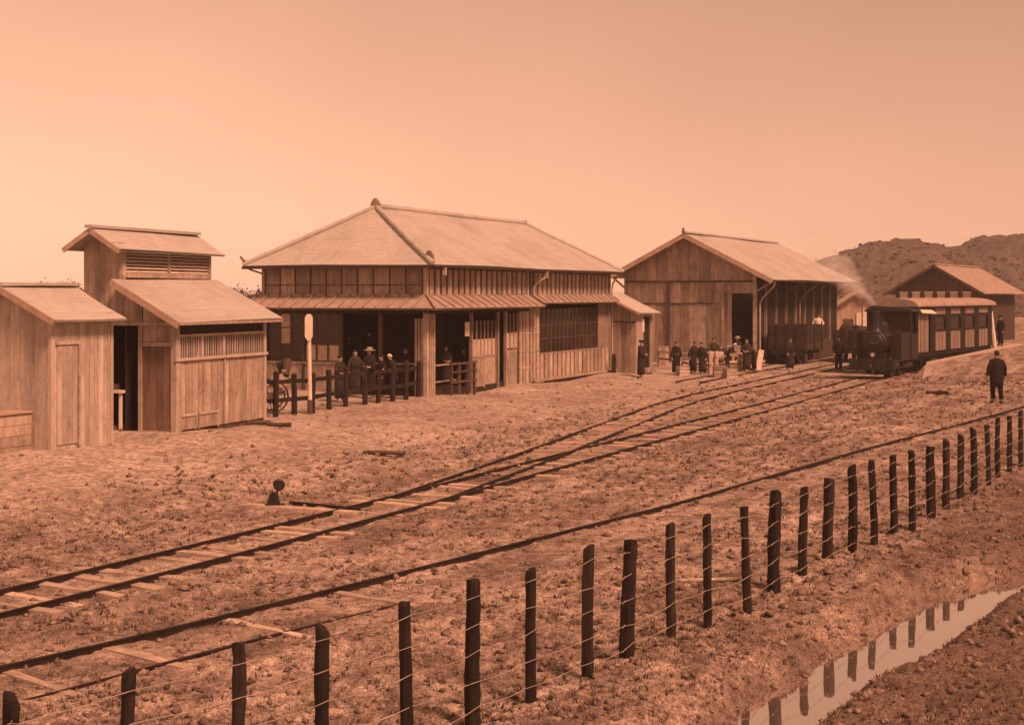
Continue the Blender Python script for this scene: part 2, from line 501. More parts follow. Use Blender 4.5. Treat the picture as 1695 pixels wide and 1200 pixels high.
def ground_mat():
    m, t, p = newmat('dry_earth')
    N, L = t.nodes.new, t.links.new
    g = N('ShaderNodeNewGeometry')
    def noise(sc, det=5, ro=.65):
        n = N('ShaderNodeTexNoise'); n.inputs['Scale'].default_value = sc; n.inputs['Detail'].default_value = det; n.inputs['Roughness'].default_value = ro
        L(g.outputs['Position'], n.inputs['Vector']); return n
    def rng(n, a, b, c=0., d=1.):
        r = N('ShaderNodeMapRange'); r.inputs[1].default_value = a; r.inputs[2].default_value = b; r.inputs[3].default_value = c; r.inputs[4].default_value = d
        L(n.outputs[0], r.inputs[0]); return r
    def mix(a, b, f, mode='MIX'):
        x = N('ShaderNodeMix'); x.data_type = 'RGBA'; x.blend_type = mode
        for s_, v in ((6, a), (7, b)):
            if isinstance(v, tuple): x.inputs[s_].default_value = (*v, 1)
            else: L(v, x.inputs[s_])
        if isinstance(f, float): x.inputs[0].default_value = f
        else: L(f, x.inputs[0])
        return x.outputs[2]
    big = rng(noise(.16, 4), .36, .62)
    mid = rng(noise(1.1, 6, .7), .42, .62)
    sm = rng(noise(6, 5, .7), .4, .65)
    fine = rng(noise(34, 3, .7), .36, .66, .45, 1.45)
    # trodden pale yard before the sheds, damp dark soil towards the ditch
    sx = N('ShaderNodeVectorMath'); sx.operation = 'DOT_PRODUCT'; L(g.outputs['Position'], sx.inputs[0]); sx.inputs[1].default_value = (-.896, .443, 0)
    ny = noise(.6, 4); ad_ = N('ShaderNodeMath'); ad_.operation = 'MULTIPLY_ADD'; L(ny.outputs[0], ad_.inputs[0]); ad_.inputs[1].default_value = 5; L(sx.outputs['Value'], ad_.inputs[2])
    ym = N('ShaderNodeMapRange'); ym.interpolation_type = 'SMOOTHSTEP'; ym.inputs[1].default_value = 16.5; ym.inputs[2].default_value = 22; L(ad_.outputs[0], ym.inputs[0])
    dm = N('ShaderNodeMapRange'); dm.interpolation_type = 'SMOOTHSTEP'; dm.inputs[1].default_value = 8.5; dm.inputs[2].default_value = 4.5; L(ad_.outputs[0], dm.inputs[0])
    c = mix((0.540,0.421,0.348), (0.310,0.229,0.184), big.outputs[0])
    c = mix(c, (0.190,0.135,0.107), dm.outputs[0])
    c0 = mix((0.660,0.541,0.449), (0.460,0.359,0.294), big.outputs[0])
    c = mix(c, c0, ym.outputs[0])
    md = N('ShaderNodeMath'); md.operation = 'MULTIPLY_ADD'; L(ym.outputs[0], md.inputs[0]); md.inputs[1].default_value = -.5; md.inputs[2].default_value = .9
    mm = N('ShaderNodeMath'); mm.operation = 'MULTIPLY'; L(mid.outputs[0], mm.inputs[0]); L(md.outputs[0], mm.inputs[1])
    c = mix(c, (0.150,0.108,0.088), mm.outputs[0])
    # streaks trodden and rolled along the line of the tracks
    al = N('ShaderNodeVectorMath'); al.operation = 'DOT_PRODUCT'; L(g.outputs['Position'], al.inputs[0]); al.inputs[1].default_value = (.443*.14, .896*.14, 0)
    ac = N('ShaderNodeVectorMath'); ac.operation = 'DOT_PRODUCT'; L(g.outputs['Position'], ac.inputs[0]); ac.inputs[1].default_value = (-.896*1.5, .443*1.5, 0)
    cx_ = N('ShaderNodeCombineXYZ'); L(al.outputs['Value'], cx_.inputs[0]); L(ac.outputs['Value'], cx_.inputs[1])
    stn_ = N('ShaderNodeTexNoise'); stn_.inputs['Scale'].default_value = 1.0; stn_.inputs['Detail'].default_value = 5; stn_.inputs['Roughness'].default_value = .6; L(cx_.outputs[0], stn_.inputs['Vector'])
    stk = rng(stn_, .5, .64, 0, .75)
    inv = N('ShaderNodeMath'); inv.operation = 'SUBTRACT'; inv.inputs[0].default_value = 1.0; L(dm.outputs[0], inv.inputs[1])
    sk = N('ShaderNodeMath'); sk.operation = 'MULTIPLY'; L(stk.outputs[0], sk.inputs[0]); L(inv.outputs[0], sk.inputs[1])
    c = mix(c, (.56,.445,.37), sk.outputs[0])
    sm2 = N('ShaderNodeMath'); sm2.operation = 'MULTIPLY'; L(sm.outputs[0], sm2.inputs[0]); sm2.inputs[1].default_value = .7
    c = mix(c, (.075,.053,.042), sm2.outputs[0])
    cc = N('ShaderNodeCombineColor')
    for i in range(3): L(fine.outputs[0], cc.inputs[i])
    c = mix(c, cc.outputs[0], 1.0, 'MULTIPLY')
    L(c, p.inputs['Base Color'])
    p.inputs['Roughness'].default_value = .95
    p.inputs['Specular IOR Level'].default_value = .1
    b = N('ShaderNodeBump'); b.inputs['Strength'].default_value = .6; b.inputs['Distance'].default_value = .03
    bn = noise(22, 4, .75); L(bn.outputs[0], b.inputs['Height']); L(b.outputs[0], p.inputs['Normal'])
    return m
gme = build_ground(); gme.materials.append(ground_mat())
tag(link('ground', gme), kind='structure')

# water in the ditch
def water():
    m, t, p = newmat('muddy_water')
    N, L = t.nodes.new, t.links.new
    p.inputs['Base Color'].default_value = (.30,.235,.19,1); p.inputs['Roughness'].default_value = .5
    gl = N('ShaderNodeBsdfGlossy'); gl.inputs['Roughness'].default_value = .02; gl.inputs['Color'].default_value = (.95,.93,.9,1)
    mx = N('ShaderNodeMixShader'); mx.inputs[0].default_value = .8
    out = [n for n in t.nodes if n.type == 'OUTPUT_MATERIAL'][0]
    tc = N('ShaderNodeNewGeometry'); nz = N('ShaderNodeTexNoise'); nz.inputs['Scale'].default_value = 5
    L(tc.outputs['Position'], nz.inputs['Vector'])
    b = N('ShaderNodeBump'); b.inputs['Strength'].default_value = .02; b.inputs['Distance'].default_value = .02
    L(nz.outputs[0], b.inputs['Height']); L(b.outputs[0], gl.inputs['Normal'])
    L(p.outputs[0], mx.inputs[1]); L(gl.outputs[0], mx.inputs[2]); L(mx.outputs[0], out.inputs[0])
    mb = MB(); left, right = [], []
    for i in range(len(DC)):
        a = DC[max(i-1, 0)]; b_ = DC[min(i+1, len(DC)-1)]
        d = Vector((b_[0]-a[0], b_[1]-a[1], 0)).normalized(); n = Vector((-d.y, d.x, 0))
        c = Vector((DC[i][0], DC[i][1], WATER_Z)); hw = DC[i][2]+.3
        left.append(c+n*hw); right.append(c-n*hw)
    k = len(left)
    mb.add(left+right, [(i, i+1, k+i+1, k+i) for i in range(k-1)])
    tag(part('ditch_water', mb, m), kind='structure')
water()

# ------------------------------------------------------------------ hills
def hill(name, prof, dist, depth, seed):
    """a wooded ridge: skyline from (bearing px, skyline px), modelled as a mound with gullies"""
    px = np.array([p[0] for p in prof], float); hy = np.array([p[1] for p in prof], float)
    na, nd = 240, 60
    a = np.linspace(px[0], px[-1], na)
    top = CAM_H+(HOR-np.interp(a, px, hy))*dist/FPX
    vs = []
    V = []
    for j in range(nd+1):
        s_ = j/nd*2-1                       # -1 foot facing us, 0 crest, 1 back foot
        Yd = dist+depth*s_
        x = (a-CX)*dist/FPX
        x = x+s_*depth*.25
        prof_h = (1-np.abs(s_)**1.5)
        bump = fbm(x, np.full_like(x, Yd), .035, 5, seed)*18*(1-abs(s_))*min(1, abs(s_)*4)
        bump = bump+fbm(x, np.full_like(x, Yd), .25, 3, seed+4)*2.6
        z = np.maximum(top*prof_h, 0)+bump*np.clip(top/12, 0, 1)-.8
        V.append(np.stack([x, np.full_like(x, Yd), z], -1))
    V = np.array(V).reshape(-1, 3)
    F = [(j*na+i, j*na+i+1, (j+1)*na+i+1, (j+1)*na+i) for j in range(nd) for i in range(na-1)]
    me = bpy.data.meshes.new(name); me.from_pydata(V.tolist(), [], F)
    me.polygons.foreach_set('use_smooth', [True]*len(me.polygons))
    me.materials.append(hillmat)
    tag(link(name, me), kind='structure')
    return V
hillmat = surf('scrub_hillside', (.10,.074,.06), scale=(.05,.05,.05), var=.3, fine=.7, bump=.7, dist=1.5, spread=0, dirt=(.08,.058,.045), dirt_amt=.9, dirt_scale=.12)
H1 = hill('hill', [(1180,478),(1260,455),(1345,432),(1365,428),(1385,419),(1402,410),(1420,405),(1440,399),(1465,396),(1490,394),(1510,395),(1532,399),(1560,405),(1590,412),(1640,425),(1720,450),(1800,480)], 250, 70, 5)
H2 = hill('hill', [(1440,478),(1520,440),(1570,412),(1588,404),(1600,396),(1615,390),(1640,385),(1670,384),(1700,381),(1780,378),(1900,395),(2050,440),(2200,480)], 330, 95, 9)

# scrub on the hills and weeds in the yard: countless, so one mesh each
def clumps(name, mat, pts, sizes, blades, hgt, spread, rng_):
    """pts (n,3); every clump is a handful of leaf-sized triangles"""
    n = len(pts)
    k = blades
    P = np.repeat(pts, k, 0); Sz = np.repeat(sizes, k)[:, None]
    an = rng_.uniform(0, 2*np.pi, n*k); rd = rng_.uniform(0, 1, n*k)[:, None]*spread*Sz
    dirv = np.stack([np.cos(an), np.sin(an), np.zeros(n*k)], -1)
    basep = P+dirv*rd
    lean = rng_.uniform(.1, 1.0, n*k)[:, None]
    tip = basep+dirv*lean*Sz*hgt*.8+np.array([0, 0, 1])*Sz*hgt*rng_.uniform(.35, 1, n*k)[:, None]
    side = np.stack([-np.sin(an), np.cos(an), np.zeros(n*k)], -1)*Sz*rng_.uniform(.05, .16, n*k)[:, None]
    V = np.stack([basep-side, basep+side, tip], 1).reshape(-1, 3)
    me = bpy.data.meshes.new(name)
    me.vertices.add(len(V)); me.vertices.foreach_set('co', V.ravel())
    me.loops.add(len(V)); me.loops.foreach_set('vertex_index', np.arange(len(V), dtype=np.int32))
    me.polygons.add(len(V)//3); me.polygons.foreach_set('loop_start', np.arange(0, len(V), 3, dtype=np.int32))
    me.update(calc_edges=True)
    me.materials.append(mat)
    return tag(link(name, me), kind='stuff')

rg = np.random.default_rng(4)
def tuftmat(name, a, b, sc):
    m, t, p = newmat(name)
    N, L = t.nodes.new, t.links.new
    g = N('ShaderNodeNewGeometry'); n = N('ShaderNodeTexNoise'); n.inputs['Scale'].default_value = sc; n.inputs['Detail'].default_value = 4
    L(g.outputs['Position'], n.inputs['Vector'])
    r = N('ShaderNodeMapRange'); r.inputs[1].default_value = .35; r.inputs[2].default_value = .65; L(n.outputs[0], r.inputs[0])
    x = N('ShaderNodeMix'); x.data_type = 'RGBA'; x.inputs[6].default_value = (*a, 1); x.inputs[7].default_value = (*b, 1)
    L(r.outputs[0], x.inputs[0]); L(x.outputs[2], p.inputs['Base Color'])
    p.inputs['Roughness'].default_value = .9; p.inputs['Specular IOR Level'].default_value = .1
    return m
MT_dark = tuftmat('weed_leaf', (.04,.029,.023), (.13,.093,.072), 3)
MT_dry  = tuftmat('dry_grass_blade', (.44,.34,.265), (.22,.16,.125), 2)

def scatter(n, rmin, rmax, amax):
    r = rmin*(rmax/rmin)**rg.uniform(0, 1, n)
    a = rg.uniform(-amax, amax, n)
    return r*np.sin(a), r*np.cos(a), r
def yardness(x, y): return sstep(3.0, 6.5, (x+2.9)*-.896+(y-23.4)*.443)
# dark weeds, thick along the fence and the ditch, in drifts between the tracks
x, y, r = scatter(52000, 8, 75, .42)
fd, _ = polydist(x, y, [(-3.25,9),(.19,13.2),(2.97,17.6),(6.2,22.5),(10.5,29.5),(14.5,35.5)])
dd, hw = polydist(x, y, DC)
pr = .30+.75*np.exp(-(fd/.45)**2)+.4*sstep(.02, .16, fbm(x, y, .5, 3, 33))
pr *= (1-.95*yardness(x, y))*(1-.8*(track_near(x, y) < .75))
keep = (rg.uniform(0, 1, len(x)) < pr) & (dd > hw+.12) & ~((x+2.9)*-.911+(y-46.8)*.413 > -.6) 
x, y, r = x[keep], y[keep], r[keep]
z = land(x, y)
clumps('weeds', MT_dark, np.stack([x, y, z-.01], -1), rg.uniform(.5, 1.3, len(x))*(.034+.0014*r), 9, 1.1, .62, rg)
x, y, r = scatter(70000, 8, 70, .42)
dd, hw = polydist(x, y, DC)
pr = (.18+.6*sstep(0, .14, fbm(x, y, .35, 3, 77)))*(1-.93*yardness(x, y))*(1-.6*(track_near(x, y) < .7))
keep = (rg.uniform(0, 1, len(x)) < pr) & (dd > hw+.1) & ~((x+2.9)*-.911+(y-46.8)*.413 > -.6)
x, y, r = x[keep], y[keep], r[keep]
z = land(x, y)
clumps('dry_grass', MT_dry, np.stack([x, y, z-.01], -1), rg.uniform(.5, 1.2, len(x))*(.032+.0011*r), 6, 1.0, .75, rg)
def lumps(name, P, s_, mat, flat=1.0):
    n = len(P)
    oc = np.array([(1,0,0),(.3,.95,0),(-.8,.6,0),(-.8,-.6,0),(.3,-.95,0),(0,0,.8),(0,0,-.5)])
    V = oc[None]*(1+rg.uniform(-.35, .35, (n, 7, 1)))*s_[:, None, None]*rg.uniform(.6, 1.3, (n, 1, 3))
    an = rg.uniform(0, 6.28, n); ca, sa = np.cos(an), np.sin(an)
    V = np.stack([V[..., 0]*ca[:, None]-V[..., 1]*sa[:, None], V[..., 0]*sa[:, None]+V[..., 1]*ca[:, None], V[..., 2]], -1)
    V[..., 2] *= flat
    V += P[:, None]
    T = np.array([(i, (i+1) % 5, 5) for i in range(5)]+[((i+1) % 5, i, 6) for i in range(5)])
    F = (T[None]+(np.arange(n)*7)[:, None, None]).reshape(-1, 3)
    me = bpy.data.meshes.new(name); V = V.reshape(-1, 3)
    me.vertices.add(len(V)); me.vertices.foreach_set('co', V.ravel())
    me.loops.add(F.size); me.loops.foreach_set('vertex_index', F.ravel().astype(np.int32))
    me.polygons.add(len(F)); me.polygons.foreach_set('loop_start', np.arange(0, F.size, 3, dtype=np.int32))
    me.update(calc_edges=True)
    me.materials.append(mat)
    tag(link(name, me), kind='stuff')
scrubmat = tuftmat('scrub_leaf', (.08,.06,.048), (.105,.078,.063), .15)
# bushes on the hill slopes
for HV in (H1, H2):
    V = HV[(HV[:, 2] > 1.0)]
    idx = rg.integers(0, len(V), 11000)
    P = V[idx]+rg.normal(0, .9, (len(idx), 3))*np.array([1, 1, .05])-np.array([0, 0, .25])
    lumps('hill_scrub', P, rg.uniform(.25, 1.0, len(P))**3*.5+.08, scrubmat, .8)
# clods and stones on the rough ground
def clods():
    x, y, r = scatter(17000, 8, 60, .42)
    dd, hw = polydist(x, y, DC)
    keep = (dd > hw+.05) & (rg.uniform(0, 1, len(x)) > .9*yardness(x, y)) & (rg.uniform(0, 1, len(x)) < .3+2.5*np.clip(fbm(x, y, .7, 3, 55), 0, 1)+.3)
    x, y, r = x[keep], y[keep], r[keep]
    z = land(x, y); n = len(x)
    s_ = rg.uniform(.3, 1.0, n)**2.5*(.052+.0012*r)
    lumps('clods', np.stack([x, y, z+s_*.1], -1), s_, tuftmat('clod_earth', (.07,.05,.04), (.30,.222,.175), 9))
clods()
# ------------------------------------------------------------------ carpentry
ROT = {'F': 0.0, 'L': R(-90), 'B': R(180), 'E': R(90)}
def put(parent, name, face, pos, plane, z, me, jit=.003):
    x, y = (pos, plane) if face in 'FB' else (plane, pos)
    j = random.uniform(-jit, jit)
    if face == 'F': y += j
    elif face == 'L': x += j
    return link(name, me, parent, (x, y, z), (0, random.uniform(-.003, .003) if face in 'FB' else 0, ROT[face]))
def bmesh_board(name, w_, h, t_, mat):
    mb = MB(); mb.box(-w_/2, w_/2, -t_, 0, 0, h)
    return mb.mesh(name, mat)
def run(parent, name, face, a0, a1, plane, z0, z1, n, fill=.95, thick=.03, mat=None, jz=.008):
    pitch = (a1-a0)/n
    me = bmesh_board(name, abs(pitch)*fill, z1-z0, thick, mat)
    for i in range(n):
        put(parent, name, face, a0+pitch*(i+.5), plane, z0+random.uniform(-jz, jz), me)
def gable_run(parent, name, face, a0, a1, plane, z0, topf, n, fill=.96, thick=.03, mat=None):
    pitch = (a1-a0)/n; w_ = abs(pitch)*fill
    for i in range(n):
        c = a0+pitch*(i+.5)
        s_ = -1 if face == 'L' else 1
        t0, t1 = topf(c-s_*w_/2)-z0, topf(c+s_*w_/2)-z0
        tm_ = topf(c)-z0
        poly = [(-w_/2,0,0),(w_/2,0,0),(w_/2,0,t1),(0,0,tm_),(-w_/2,0,t0)]
        mb = MB(); mb.prism([Vector(p) for p in poly], (0,-thick,0))
        put(parent, name, face, c, plane, z0, mb.mesh(name, mat))
def slope(parent, name, e0, e1, r1, r0, mat, courses=12, thick=.05, segs=10, wob=.005):
    """one roof plane laid in lapped courses from the eave e0-e1 up to r0-r1"""
    e0, e1, r0, r1 = map(Vector, (e0, e1, r0, r1))
    up = (e1-e0).cross(r0-e0 if (r0-e0).length > .01 else r1-e0).normalized()
    if up.z < 0: up = -up
    mb = MB()
    ph_ = random.uniform(0, 6); ln_ = (e1-e0).length
    sag = lambda f, k: -up*(.035*(.5+.5*math.sin(ph_+k/segs*ln_*.9))*math.sin(math.pi*min(1, f*.9+.1))+.02*math.sin(ph_*2+k/segs*ln_*.55))
    for c in range(courses):
        f0, f1 = c/courses, min(1.0, (c+1.12)/courses)
        rows = []
        for f, lift in ((f0, thick*.10), (f1, thick*.06)):
            a, b = e0.lerp(r0, f), e1.lerp(r1, f)
            rows.append([(a.lerp(b, k/segs)+sag(f, k)*(thick > .04)+up*(lift+random.uniform(-wob, wob)*.5)+(e0-r0).normalized()*random.uniform(-wob, wob)*(1 if f == f0 else 0)) for k in range(segs+1)])
        low, high = rows
        o = len(mb.v)
        mb.v += [tuple(p) for p in low]+[tuple(p) for p in high]+[tuple(p-up*thick*(.6 if c == 0 else .16)) for p in low]
        n = segs+1
        for k in range(segs):
            mb.f.append((o+k, o+k+1, o+n+k+1, o+n+k))
            mb.f.append((o+2*n+k, o+2*n+k+1, o+k+1, o+k))
    q = [e0-up*thick*.5, e1-up*thick*.5, r1-up*thick*.5, r0-up*thick*.5]
    t4 = [e0-up*.06, e1-up*.06, r1-up*.06, r0-up*.06]
    q = [p-up*.05 for p in q]
    if (r1-r0).length < .02: mb.add(q[:3]+t4[:3], [(0,1,2),(3,5,4),(0,3,4,1),(1,4,5,2),(2,5,3,0)])
    else: mb.add(q+t4, [(0,1,2,3),(7,6,5,4),(0,4,5,1),(1,5,6,2),(2,6,7,3),(3,7,4,0)])
    o = link(name, bpy.data.meshes.new(name), parent)
    me = o.data; me.from_pydata(mb.v, [], mb.f); me.materials.append(mat)
    return o
def bx(parent, name, a, mat):
    mb = MB(); mb.box(*a)
    return part(name, mb, mat, parent)
def br(parent, name, a, b, w_, h, mat):
    mb = MB(); mb.bar(a, b, w_, h)
    return part(name, mb, mat, parent)

# ------------------------------------------------------------------ pale shed at the far left
O = G(84, 742, .6)
sh = thing('plank_shed', 'pale bleached plank shed with a closed door, nearest of the sheds at the left edge', 'shed', O, frame(25))
L_, W_ = 1.85, 2.35
ev, rz_ = 2.80, 3.34
run(sh, 'board', 'F', 0, L_, 0, -.2, ev, 13, .97, .025, M['palewood'])
gable_run(sh, 'board', 'L', 0, W_, 0, -.2, lambda y: ev+(rz_-ev)*(1-abs(y-W_/2)/(W_/2)), 17, .97, .025, M['palewood'])
bx(sh, 'wall', (0.02, L_-.02, W_-.06, W_, -.2, ev), M['midwood'])
mb = MB(); mb.prism([(L_-.03,.02,-.2),(L_-.03,W_-.08,-.2),(L_-.03,W_-.08,ev),(L_-.03,W_/2,rz_-.03),(L_-.03,.02,ev)], (.03,0,0)); part('wall', mb, M['midwood'], sh)
bx(sh, 'corner_post', (-.03, .06, -.04, .05, -.2, ev), M['palewood'])
bx(sh, 'corner_post', (L_-.06, L_+.02, -.04, .05, -.2, ev), M['palewood'])
dr = thing('door', None, None, (.12, -.03, 0)); dr.parent = sh
for k in range(4): bx(dr, 'board', (.02+.15*k, .02+.15*k+.143, -.02, 0, .05, 2.12), M['palewood'])
bx(sh, 'door_frame', (.1, .78, -.075, -.028, 2.15, 2.22), M['palewood'])
bx(sh, 'door_frame', (.745, .79, -.085, -.028, 0, 2.146), M['beam'])
sl_ = (rz_-ev)/(W_/2)
ov = .33
slope(sh, 'roof', (-.25,-ov,ev-sl_*ov+.05), (L_+.14,-ov,ev-sl_*ov+.05), (L_+.2,W_/2,rz_+.05), (-.25,W_/2,rz_+.05), M['shingle'], 9)
slope(sh, 'roof', (-.25,W_+ov,ev-sl_*ov+.05), (L_+.14,W_+ov,ev-sl_*ov+.05), (L_+.2,W_/2,rz_+.05), (-.25,W_/2,rz_+.05), M['shingle'], 9)
br(sh, 'ridge_cap', (-.28,W_/2,rz_+.09), (L_+.22,W_/2,rz_+.09), .16, .06, M['shingle'])
for s_ in (-1, 1):
    br(sh, 'bargeboard', (-.27,W_/2+s_*(W_/2+ov),ev-sl_*ov-.02), (-.27,W_/2,rz_-.02), .035, .14, M['barge'])

# a low box bench in front of it
b0 = G(-60, 752, .5)
bn = thing('wooden_bin', 'low weathered wooden bin in front of the pale shed at the left edge', 'bin', b0, frame(25))
p1 = G(52, 748, .5)
for k in range(4): bx(bn, 'board', (0, .9, -.02, 0, .02+.22*k, .02+.22*k+.21), M['midwood'])
for k in range(4): bx(bn, 'board', (-.02, 0, .002, .6, .02+.22*k, .02+.22*k+.21), M['midwood'])
bx(bn, 'end_board', (.9, .925, -.02, .6, .0, .9), M['midwood'])
bx(bn, 'lid', (-.04, .97, -.06, .62, .91, .945), M['barge'])
bx(bn, 'rear_board', (0, .9, .58, .6, 0, .9), M['midwood'])
bn.location = D(52, 748, p1.y)-Vector((math.sin(R(25)), math.cos(R(25)), 0))*.92
bn.location.z = .42

# ------------------------------------------------------------------ shed with the louvred vent tower
O = G(291, 715, .58)
lt = thing('louvred_shed', 'wooden shed with lean-to roof, slatted windows and louvred vent tower', 'shed', O, frame(21))
L2, LD_, TD_ = 3.95, 1.5, 1.1              # length, lean-to depth, tower depth
zt, zl, zu, te, ta = 0, 2.74, 3.55, 4.42, 4.75   # lean-to eave, lean-to top, tower eave, tower apex
# front wall
bx(lt, 'post', (-.06, .09, -.05, .1, -.2, 2.62), M['palewood'])
bx(lt, 'post', (L2-.09, L2+.04, -.05, .1, -.2, 2.62), M['palewood'])
bx(lt, 'head_beam', (.09, L2-.09, -.0, .08, 2.28, 2.6), M['shadewood'])  # beam coloured dark to paint the shadow band under the eave
bx(lt, 'sill', (-.1, L2+.06, -.09, -.052, 1.66, 1.73), M['palewood'])
bx(lt, 'head_rail', (.09, L2-.09, -.045, 0, 2.22, 2.28), M['midwood'])
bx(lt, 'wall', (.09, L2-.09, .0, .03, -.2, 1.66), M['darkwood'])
run(lt, 'board', 'F', .09, L2-.09, -.002, .02, 1.66, 14, .94, .025, M['midwood'])
for x in (.09, 1.05, 1.98, L2-.13): bx(lt, 'batten', (x, x+.05, -.06, -.03, .02, 1.66), M['beam'])
for x in (1.0, 1.95): bx(lt, 'window_post', (x, x+.08, -.045, .05, 1.73, 2.22), M['palewood'])
me = bmesh_board('slat', .034, .5, .03, M['palewood'])
for a0, a1, n in ((.12, .98, 9), (1.1, 1.93, 8), (2.05, L2-.12, 16)):
    for i in range(n): put(lt, 'slat', 'F', a0+(a1-a0)*(i+.5)/n, .02, 1.725, me)
bx(lt, 'room_wall', (.03, L2-.03, LD_-.1, LD_-.05, -.2, 3.4), M['shadewood'])  # dark colour stands for the shade behind the slats
for x0, x1 in ((.08, .74), (.86, 1.72)):
    h_ = thing('hatch', None, None, (x0, -.03, 0)); h_.parent = lt
    bx(h_, 'hatch_door', (.04, x1-x0-.04, -.035, -.004, .03, .34), M['midwood'])
    bx(h_, 'frame', (0, x1-x0, -.06, -.03, .34, .40), M['palewood'])
    bx(h_, 'frame', (0, .04, -.05, -.01, .0, .339), M['beam'])
    bx(h_, 'frame', (x1-x0-.04, x1-x0, -.05, -.01, .0, .339), M['beam'])
# left face under the lean-to: plank door in a frame
zl_at = lambda y: zl-.02+(zu-zl)*y/LD_
dr = thing('door', 'brown plank door', None, (0, 0, 0)); dr.parent = lt
for k in range(4): bx(dr, 'board', (-.035, -.005, .13+.195*k, .13+.195*k+.188, .05, 2.0), M['redwood'])
bx(lt, 'door_frame', (-.06, .0, .10, .9, 2.0, 2.1), M['midwood'])
bx(lt, 'door_post', (-.07, .05, .91, 1.01, -.2, 2.5), M['midwood'])
bx(lt, 'wall', (-.02, .02, .1, .9, -.2, .05), M['midwood'])
gable_run(lt, 'board', 'L', .1, .9, 0, 2.105, lambda y: zl_at(y)-.06, 4, .96, .03, M['midwood'])
gable_run(lt, 'board', 'L', .92, LD_-.02, 0, 2.56, lambda y: zl_at(y)-.06, 3, .96, .03, M['midwood'])
br(lt, 'tie_beam', (-.055,-.05,2.53), (-.055,2.2,2.53), .07, .08, M['midwood'])
# far end
mb = MB(); mb.prism([(L2-.04,.1,-.2),(L2-.04,LD_,-.2),(L2-.04,LD_,zu-.1),(L2-.04,.1,zl-.05)], (.035,0,0)); part('end_wall', mb, M['midwood'], lt)
# lean-to roof
slp = (zu-zl)/LD_
slope(lt, 'roof', (-.42,-.37,zl-slp*.37+.05), (L2+.32,-.37,zl-slp*.37+.05), (L2+.06,LD_,zu+.05), (-.42,LD_,zu+.05), M['shingle'], 11)
br(lt, 'bargeboard', (-.44,-.38,zl-slp*.37-.03), (-.44,LD_+.02,zu-.03), .04, .16, M['barge'])
br(lt, 'bargeboard', (L2+.31,-.37,zl-slp*.37-.01), (L2+.07,LD_,zu-.01), .04, .07, M['barge'])
br(lt, 'fascia', (-.42,-.35,zl-slp*.37-.0), (L2+.31,-.35,zl-slp*.37-.0), .025, .06, M['beam'])
# tower
y0, y1 = LD_, LD_+TD_
tap = lambda y: te+(ta-te)*(1-abs(y-(y0+y1)/2)/(TD_/2))
x1_ = L2-.25
bx(lt, 'tower_wall', (0, x1_, y1-.04, y1, -.2, te), M['shadewood'])  # back wall coloured dark for the shade in the open lower part
mb = MB(); mb.prism([(x1_-.04,y0,zu-.6),(x1_-.04,y1-.05,zu-.6),(x1_-.04,y1-.05,te),(x1_-.04,(y0+y1)/2,ta-.05),(x1_-.04,y0,te)], (.04,0,0)); part('tower_wall', mb, M['midwood'], lt)
gable_run(lt, 'tower_board', 'L', y0, y1, 0, 2.57, tap, 7, .985, .03, M['midwood'])
bx(lt, 'tower_post', (-.045, .08, y0-.04, y0+.06, 2.57, te), M['beam'])
bx(lt, 'tower_post', (x1_-.08, x1_+.02, y0-.04, y0+.06, zu-.1, te), M['midwood'])
bx(lt, 'tower_post', (x1_*.5-.05, x1_*.5+.05, y0-.035, y0+.05, zu-.1, te), M['midwood'])
bx(lt, 'tower_sill', (.08, x1_-.08, y0-.055, y0+.05, zu+.08, zu+.2), M['midwood'])
bx(lt, 'tower_head', (.08, x1_-.08, y0-.02, y0+.05, te-.1, te), M['darkwood'])
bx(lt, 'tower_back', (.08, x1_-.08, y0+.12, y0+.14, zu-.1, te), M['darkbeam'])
for a0, a1 in ((.085, x1_*.5-.055), (x1_*.5+.055, x1_-.085)):
    mb = MB(); mb.add([(a0,y0-.02,0),(a1,y0-.02,0),(a1,y0+.06,.045),(a0,y0+.06,.045),(a0,y0-.02,.018),(a1,y0-.02,.018),(a1,y0+.06,.063),(a0,y0+.06,.063)],
        [(0,3,2,1),(4,5,6,7),(0,1,5,4),(1,2,6,5),(2,3,7,6),(3,0,4,7)])
    me = mb.mesh('louvre', M['cream'])
    for k in range(7): link('louvre', me, lt, (0, 0, zu+.21+.082*k))
ts = (ta-te)/(TD_/2); to = .3
for s_, ye in ((-1, y0-to), (1, y1+to*.75)):
    zo_ = te-ts*abs(ye-(y0+y1)/2)+ts*TD_/2
    slope(lt, 'tower_roof', (-.5,ye,zo_+.05), (x1_+.3,ye,zo_+.05), (x1_+.32,(y0+y1)/2,ta+.05), (-.5,(y0+y1)/2,ta+.05), M['shingle'], 6)
    br(lt, 'bargeboard', (-.52,ye,zo_-.01), (-.52,(y0+y1)/2,ta-.01), .035, .12, M['barge'])
br(lt, 'ridge_cap', (-.58,(y0+y1)/2,ta+.09), (x1_+.28,(y0+y1)/2,ta+.09), .2, .07, M['shingle'])
br(lt, 'purlin', (-.48,y0-.02,te+.0), (0,y0-.02,te+.0), .08, .08, M['midwood'])

# wash bench in the gap between the sheds
bq = G(214, 712, .6)
wb = thing('wash_bench', 'narrow white-topped wash bench in the dark gap between the two sheds', 'bench', bq+Vector((-.45,.3,0)), frame(21))
bx(wb, 'bench_top', (-.05, .35, -.25, .55, .86, .92), M['white'])
for yy in (-.2, .48): bx(wb, 'leg', (.0, .06, yy, yy+.06, 0, .86), M['white'])
bx(wb, 'basin', (.02, .3, .05, .4, .925, 1.06), M['darkwood'])

